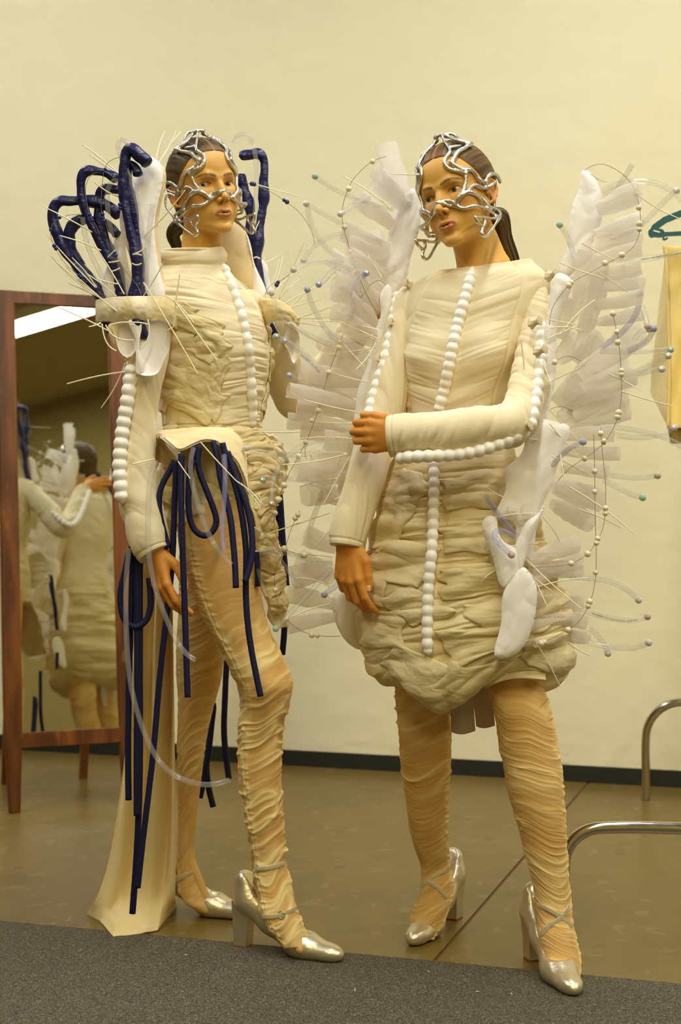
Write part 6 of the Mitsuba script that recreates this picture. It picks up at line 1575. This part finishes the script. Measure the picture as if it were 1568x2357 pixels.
clear(W2, [(1474, 678), (1470, 705), (1455, 738), (1430, 766), (1385, 800)], 3.05, 3.08, .0064, 'mat_pvc_blue', 'blue')
clear(W2, [(1505, 758), (1495, 778), (1475, 795), (1445, 808)], 3.05, 3.08, .0064, 'mat_pvc_blue', 'blue')
clear(W2, [(1341, 1018), (1322, 1026), (1298, 1043), (1268, 1075)], 2.98, 3.02, .0060, 'mat_pvc_blue', 'blue')
clear(W2, [(1118, 1142), (1130, 1160), (1150, 1188), (1190, 1235)], 2.95, 3.0, .0062, 'mat_pvc_blue')
clear(W2, [(1176, 1276), (1160, 1262), (1145, 1246), (1138, 1230), (1148, 1221), (1165, 1226), (1185, 1238)], 2.945, 2.97, .0062, 'mat_pvc_blue', 'rose')
wire(W2, [(1345, 393), (1362, 382), (1385, 378), (1412, 387), (1438, 405), (1458, 430), (1468, 458), (1474, 490), (1474, 520), (1468, 550), (1455, 572), (1433, 588), (1395, 607), (1350, 632), (1315, 652), (1290, 680), (1272, 710), (1265, 748)], 3.03, 3.01, [(1465, 447), (1471, 478), (1472, 515), (1472, 528), (1432, 587), (1393, 606), (1315, 651), (1310, 657)])
wire(W2, [(1411, 723), (1420, 764), (1426, 800), (1430, 850), (1431, 900), (1425, 950), (1410, 990), (1388, 1022), (1350, 1052), (1310, 1080), (1280, 1112)], 3.01, 3.0, [(1411, 722), (1420, 764), (1422, 788), (1431, 853), (1431, 862), (1424, 950), (1422, 960), (1346, 1056), (1390, 1018)])
wire(W2, [(1367, 1000), (1369, 1085), (1370, 1160), (1372, 1240), (1372, 1318), (1364, 1370), (1350, 1405), (1325, 1438), (1285, 1462), (1245, 1482)], 3.02, 2.98, [(1369, 1085), (1369, 1132), (1371, 1318), (1357, 1385), (1354, 1395), (1308, 1450), (1253, 1478), (1246, 1481)])
wire(W2, [(1383, 985), (1388, 1050), (1394, 1110), (1394, 1170), (1388, 1215), (1375, 1245), (1352, 1275), (1315, 1297), (1270, 1304), (1230, 1308), (1212, 1318)], 2.99, 2.95, [(1383, 998), (1390, 1015), (1394, 1170), (1394, 1182), (1376, 1240), (1373, 1250), (1353, 1275), (1315, 1297)])
wire(W2, [(1270, 840), (1290, 825), (1312, 820), (1338, 832)], 2.99, 3.0, [(1277, 834)])
wire(W2, [(1268, 942), (1285, 936), (1302, 938), (1318, 950)], 2.99, 3.0)
for a, b in [((1290, 605), (1390, 640)), ((1260, 780), (1375, 735)), ((1262, 735), (1330, 748)), ((1265, 755), (1340, 760)), ((1375, 625), (1470, 690)), ((1250, 830), (1268, 880)), ((1265, 880), (1330, 850)), ((1262, 940), (1345, 1030)), ((1200, 782), (1213, 965)), ((1210, 1006), (1330, 1050)), ((1265, 975), (1340, 1060)), ((1250, 780), (1275, 810)), ((1240, 1250), (1120, 1265)), ((1160, 1300), (1100, 1345)), ((1180, 1305), (1145, 1320)),
             ((1125, 1124), (1160, 1145)), ((1140, 1190), (1240, 1182)), ((1200, 1300), (1270, 1360)), ((1230, 1330), (1260, 1395)), ((1200, 1275), (1340, 1402)), ((1290, 1045), (1298, 1095)), ((1270, 1050), (1350, 1090)), ((1310, 1120), (1460, 1228)), ((1330, 1170), (1430, 1215)), ((1250, 1190), (1290, 1250)), ((1225, 1465), (1290, 1580)), ((1290, 1580), (1300, 1570)), ((1310, 1480), (1360, 1510)), ((1240, 1350), (1360, 1330)), ((1430, 900), (1550, 935)), ((1340, 560), (1420, 600)), ((1360, 400), (1400, 418)), ((1470, 450), (1568, 505)), ((1400, 860), (1480, 900)), ((1290, 770), (1370, 690))]:
    tie(W2, a, b, 3.0, 3.0 + RN.uniform(-.06, .10), RN.uniform(-.03, .03), .0014)
TXT = 'RAUMEN PC CLASSIC1 3/8 DN'
printing(W2, TXT, [(1362, 1411), (1390, 1420), (1420, 1427), (1460, 1428), (1489, 1421)], 3.05)
printing(W2, 'VOZ  RAUMEN PC-CLASSIC 3/8', [(1478, 597), (1510, 592), (1540, 587), (1572, 582)], 3.05)
printing(W2, TXT, [(1232, 1080), (1246, 1055), (1262, 1025), (1278, 1000)], 3.02)
printing(W1, TXT, [(598, 1273), (625, 1268), (660, 1272), (700, 1284)], 3.21)
printing(W1, TXT, [(694, 818), (712, 832), (735, 856)], 3.21)
printing(W2, TXT, [(1228, 1424), (1262, 1420), (1300, 1420)], 2.94)
# gathered cloth ties that hold the wings to the sleeves
for x, y, d in [(1234, 741, 3.03), (1246, 806, 3.0), (1212, 980, 2.95), (940, 655, 3.22), (906, 745, 3.2), (876, 828, 3.18), (1272, 632, 3.08)]:
    c = P(x, y, d)
    ax = unit(np.array([-.6, -.5, .3]) if x < 1000 else np.array([.6, -.6, .1]))
    def tuft(th, s): return .0013 * np.cos(7 * th + 50 * s + 3 * np.sin(2 * th)) * (.3 + 1.6 * np.abs(s / s.max() - .45)) + .005 * (n3(np.cos(th) * 2 + 5, np.sin(th) * 2 + 5, s * 60) - .5)
    m = sweep([c - ax * .012, c - ax * .004, c + ax * .003, c + ax * .012], [.0125, .0078, .0052, .0095], 24, 60, disp=tuft)
    add(pR + '__dress', 'gathered_tie', m, 'mat_cloth', True, np.tile(CLOTH * .85, (len(m[0]), 1)))
